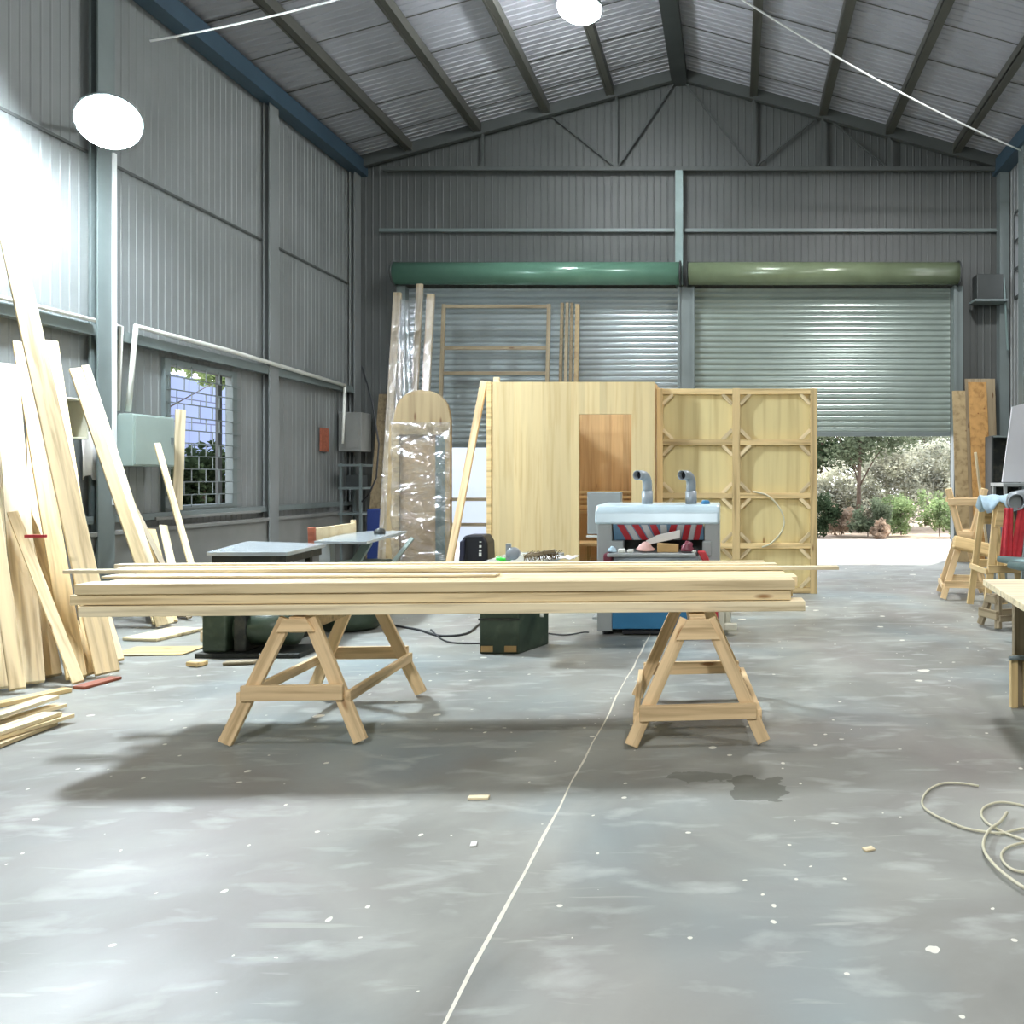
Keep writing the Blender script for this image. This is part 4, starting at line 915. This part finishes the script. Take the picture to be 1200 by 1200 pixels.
# workbench
wb = thing('workbench', 'pale wooden workbench top on trestle legs at the right edge', 'workbench', (1.75,5.0,0)); q = V(wb.location)
zt = .80; P = [G(1152,679,zt),G(1199,708,zt)]; d = (P[1]-P[0]).normalized()
a0 = P[0]; a1 = P[0]+d*2.0; rt = V((1.25,.05,0))
MB().prism([p-q for p in (a0,a1,a1+rt,a0+rt)], (0,0,-.04)).build('bench_top', 'pinew', wb, bevel=.003)
plank('top_rail', (.16,.42,.725), (1.2,.42,.725), .07, .06, 'oldwood', wb, n=(0,-1,0))
plank('top_rail', (.12,-.55,.725), (1.2,-.55,.725), .07, .06, 'oldwood', wb, n=(0,-1,0))
plank('side_rail', (.13,.55,.70), (.13,-.9,.70), .09, .045, 'oldwood', wb, n=(1,0,0))
for (y, s) in ((.34,.0),(-.7,.0)):
    for x in (.13,1.0):
        plank('leg', (x,y,.0), (x,y,.70), .08, .05, 'oldwood', wb, n=(0,-1,0))
plank('leg_splint', (.08,.30,.0), (.08,.30,.34), .045, .04, 'pine2', wb); plank('leg_splint', (.17,.28,.02), (.17,.28,.30), .07, .03, 'pine', wb)
plank('stretcher', (.13,.36,.42), (1.0,.36,.42), .09, .04, 'oldwood', wb, n=(0,-1,0))
MB().tube([(.03,.24,.335),(.2,.24,.34)], .016, 8).build('clamp_screw', 'steel', wb)
MB().tube([(.2,.22,.28),(.45,.1,.4),(.6,.05,.5)], .008, 6).build('string', 'hose', wb)
sawhorse((2.60,8.1,0), math.radians(-70), 'small low trestle on the floor behind the workbench', Ln=.45, bar=.15, gus=.03, hgt=.34, fw=.14, mat='oldwood')

# ------------------------------------------------------------------ hose and scraps on the floor
pp = [(1147,921),(1128,918),(1105,918),(1088,926),(1081,937),(1083,946),(1095,955),(1112,963),(1130,970),(1150,974),(1175,976),(1205,971),(1240,985),(1235,1000),(1205,986),(1178,976),(1158,965),(1150,954),(1155,945),(1172,940),(1195,943),(1225,952),(1250,975),(1240,1000),(1215,1020),(1190,1020),(1176,1010),(1174,1000),(1183,992),(1205,986)]
o = MB().tube(smooth([G(a, b, .009) for a, b in pp]), .0055, 8).build('air_hose', 'hose'); tag(o, 'cream hose lying in wide loops on the floor at the right edge', 'hose')
o = MB().tube(smooth([G(a, b, .02) for a, b in ((1180,952),(1172,963),(1160,972),(1153,985),(1154,998),(1165,1013),(1182,1028),(1205,1043),(1240,1060))]), .0065, 8).build('air_hose', 'hose'); tag(o, 'nearest thick strand of cream hose leaving the view at the right', 'hose')
def chip(px, py, w_, d_, h, rz, mat, label):
    o = MB().box((-w_/2,-d_/2,.001),(w_/2,d_/2,h)).build('wood_chip', mat, bevel=.001); o.location = G(px,py); o.rotation_euler = (0,0,rz); tag(o, label, 'wood chip')
chip(561,936,.095,.035,.012,.05,'pinew','pale flat wooden chip on the floor in front of the stack')
chip(1018,996,.045,.03,.008,.4,'pinew','small white chip on the floor at the right, largest of its cluster')
chip(555,990,.025,.04,.006,.2,'paper','curled white shaving on the floor below the pale flat chip')
chip(503,690,.0,.0,.0,0,'pine','x') if 0 else None

# ------------------------------------------------------------------ outside
def leaves(m_, c, r, n, size, rg):
    for _ in range(n):
        while 1:
            p = V((rg.uniform(-1,1),rg.uniform(-1,1),rg.uniform(-1,1)))
            if p.length < 1 and p.length > .25: break
        p = V(c)+V((p.x*r[0],p.y*r[1],p.z*r[2])); a = V((rg.gauss(0,1),rg.gauss(0,1),rg.gauss(0,.6))).normalized(); b = a.cross(V((rg.gauss(0,1),rg.gauss(0,1),rg.gauss(0,1)))).normalized(); s = size*rg.uniform(.6,1.4)
        m_.add([p-a*s, p-b*s*.45, p+a*s, p+b*s*.45], [(0,1,2,3)])
def tree(label, base, h, lean, blobs, n, size, mat, seed, name='leafy_tree', cat='tree', tr=.12):
    t = thing(name, label, cat, base); rg = random.Random(seed)
    m_ = MB(); top = V((lean,0,h)); m_.tube([(0,0,0),(lean*.2,.03,h*.35),(lean*.6,0,h*.7),top], [tr,tr*.8,tr*.55,tr*.25], 8)
    for c, r in blobs:
        c = V(c); s = V((lean*.4,0,min(h*.5,max(.2,c.z*.5)))); m_.tube([s,(s+c)/2+V((0,.1,.1)),c], [tr*.4,tr*.25,tr*.1], 6)
    m_.build('trunk', 'bark', t)
    m_ = MB(); vol = sum(r[0]*r[1]*r[2] for _, r in blobs)
    for c, r in blobs:
        for q in range(5):
            cc = V(c)+V((rg.uniform(-.5,.5)*r[0],rg.uniform(-.5,.5)*r[1],rg.uniform(-.5,.5)*r[2])); leaves(m_, cc, tuple(v*.62 for v in r), int(n*r[0]*r[1]*r[2]/vol/5), size, rg)
    m_.build('foliage', mat, t); return t
def gx(px, D): return (px-CX)*D/F
D = 22.5
tree('tree with a thin dark trunk left of the middle of the open gate', (gx(1006,D),D,0), 4.0, .1, [((-1.0,0,3.2),(1.0,.8,.8)),((.4,.2,3.5),(1.2,.9,.8)),((-.3,0,2.35),(1.0,.7,.6)),((.9,0,2.6),(.8,.7,.55)),((0,.4,4.6),(1.6,1.2,.8))], 9000, .07, 'leaf1', 1, tr=.07)
D = 25.5
tree('pale grey green tree filling the right of the open gate', (gx(1085,D),D,0), 4.0, -.1, [((0,0,3.6),(1.7,1,.9)),((-1.2,0,2.2),(1.2,.9,.9)),((.3,0,1.7),(1.6,1,.9)),((1.6,0,3.0),(1.3,1,1.2)),((-.4,0,2.9),(1.2,.9,.7))], 16000, .06, 'leaf2', 2, tr=.06)
D = 29.5
tree('dark distant tree at the left of the open gate', (gx(962,D),D,0), 5, .2, [((0,0,3.8),(1.5,1.2,1.1)),((.3,0,2.0),(1.7,1.2,1.1)),((1.8,.3,2.6),(1.2,1.2,.9))], 7000, .085, 'leaf5', 3)
D = 34
tree('tall pale tree far behind the others', (gx(1040,D),D,0), 6, 0, [((0,0,4.6),(3.2,1.3,1.2)),((-2,0,2.6),(2.2,1.3,1.3)),((2.0,0,2.6),(2.2,1.3,1.3))], 9000, .11, 'leaf2', 9)
D = 20.7
for i, (px, w_, h_, mt_, lb) in enumerate(((957,.42,.95,'leaf5','low dark bush at the left of the open gate'), (986,.40,.7,'leaf4','brown dry bush behind the yard left of the trunk'), (1017,.38,.85,'leaf1','dull green bush right of the trunk'), (1056,.52,1.05,'leaf3','largest bright green bush in the open gate'), (1101,.45,1.25,'leaf3','bright green bush at the right gate post'), (1034,.22,.42,'leaf4','low brown dry bush in front of the bright green one'))):
    D_ = D+.5*(i % 2) if i < 5 else 20.15
    r_ = random.Random(50+i); bl = [((r_.uniform(-1,1)*w_,r_.uniform(-.2,.2),h_*r_.uniform(.25,.95)),(w_*r_.uniform(.35,.7),.3,h_*r_.uniform(.18,.38))) for _ in range(7)]+[((0,0,h_*.25),(w_,.35,h_*.28))]
    tree(lb, (gx(px,D_),D_,0), h_*.9, .0, bl, 2800, .045, mt_, 20+i, 'garden_bush', 'bush', .015)
rg = random.Random(77); m_ = MB()
for k in range(26):
    leaves(m_, (gx(950+k*7.5,23.6),23.6+rg.uniform(-.3,.3),rg.uniform(.3,2.1)), (.6,.35,.8), 800, .06, rg)
o = m_.build('undergrowth', 'leaf6'); o['kind'] = 'stuff'; tag(o, 'tangled greyish undergrowth filling the back behind the yard bushes', 'undergrowth', kind='stuff')
m_ = MB(); m_.box((-12,19.2,-.01),(-1.7,19.4,4.5)); o = m_.build('outside_wall', 'outwall'); tag(o, 'bluish white wall outside seen under the left shutter', 'wall')
# outside the left window
m_ = MB(); m_.box((-10.2,13.2,-.05),(-10.0,18.6,3.35)); o = m_.build('tiled_building', 'tiles'); tag(o, 'white and blue tiled building outside the left window', 'building')
tree('dark bushy tree outside the left window', (-9.2,14.0,0), 1.7, 0, [((0,0,1.5),(.45,1.3,.6)),((0,-.7,1.2),(.45,.9,.7)),((0,.6,1.1),(.45,1.1,.7)),((0,0,.5),(.4,1.6,.4))], 6500, .07, 'leaf5', 31)
tree('green leaves overhanging the top of the left window', (-8.7,10.6,0), 3.3, 0, [((0,1.8,3.28),(.4,1.3,.2)),((0,3.2,3.2),(.4,.8,.2))], 1300, .07, 'leaf3', 32, tr=.05)

# ------------------------------------------------------------------ daylight
sun = bpy.data.lights.new('sun', 'SUN'); sun.energy = 7; sun.angle = math.radians(2); sun.color = (1,.96,.9)
o = bpy.data.objects.new('sun', sun); C.objects.link(o); o.rotation_euler = V((-.25,-.42,-.87)).to_track_quat('-Z', 'Y').to_euler()
wd = bpy.data.worlds.new('sky'); SC.world = wd; wd.use_nodes = True; nt = wd.node_tree; bg = nt.nodes['Background']
tc = N(nt, 'ShaderNodeTexCoord'); sp = N(nt, 'ShaderNodeSeparateXYZ'); nt.links.new(tc.outputs['Generated'], sp.inputs[0])
r = ramp(nt, [(.0, (.95,.96,1.0)), (.5, (.78,.86,1.0))]); nt.links.new(sp.outputs['Z'], r.inputs[0]); nt.links.new(r.outputs[0], bg.inputs[0]); bg.inputs[1].default_value = 4.2

cam = bpy.data.cameras.new('camera'); co = bpy.data.objects.new('camera', cam); C.objects.link(co)
co.location = (0,0,H); co.rotation_euler = (math.radians(90),0,0)
cam.sensor_width = 36; cam.lens = F/1200*36; cam.shift_x = -(CX-600)/1200; cam.shift_y = (CY-600)/1200; cam.clip_start = .05; cam.clip_end = 300
SC.camera = co
SC.view_settings.view_transform = 'Standard'; SC.view_settings.look = 'None'; SC.view_settings.exposure = .17; SC.view_settings.gamma = 1
try: SC.view_settings.use_curve_mapping = False
except Exception: pass
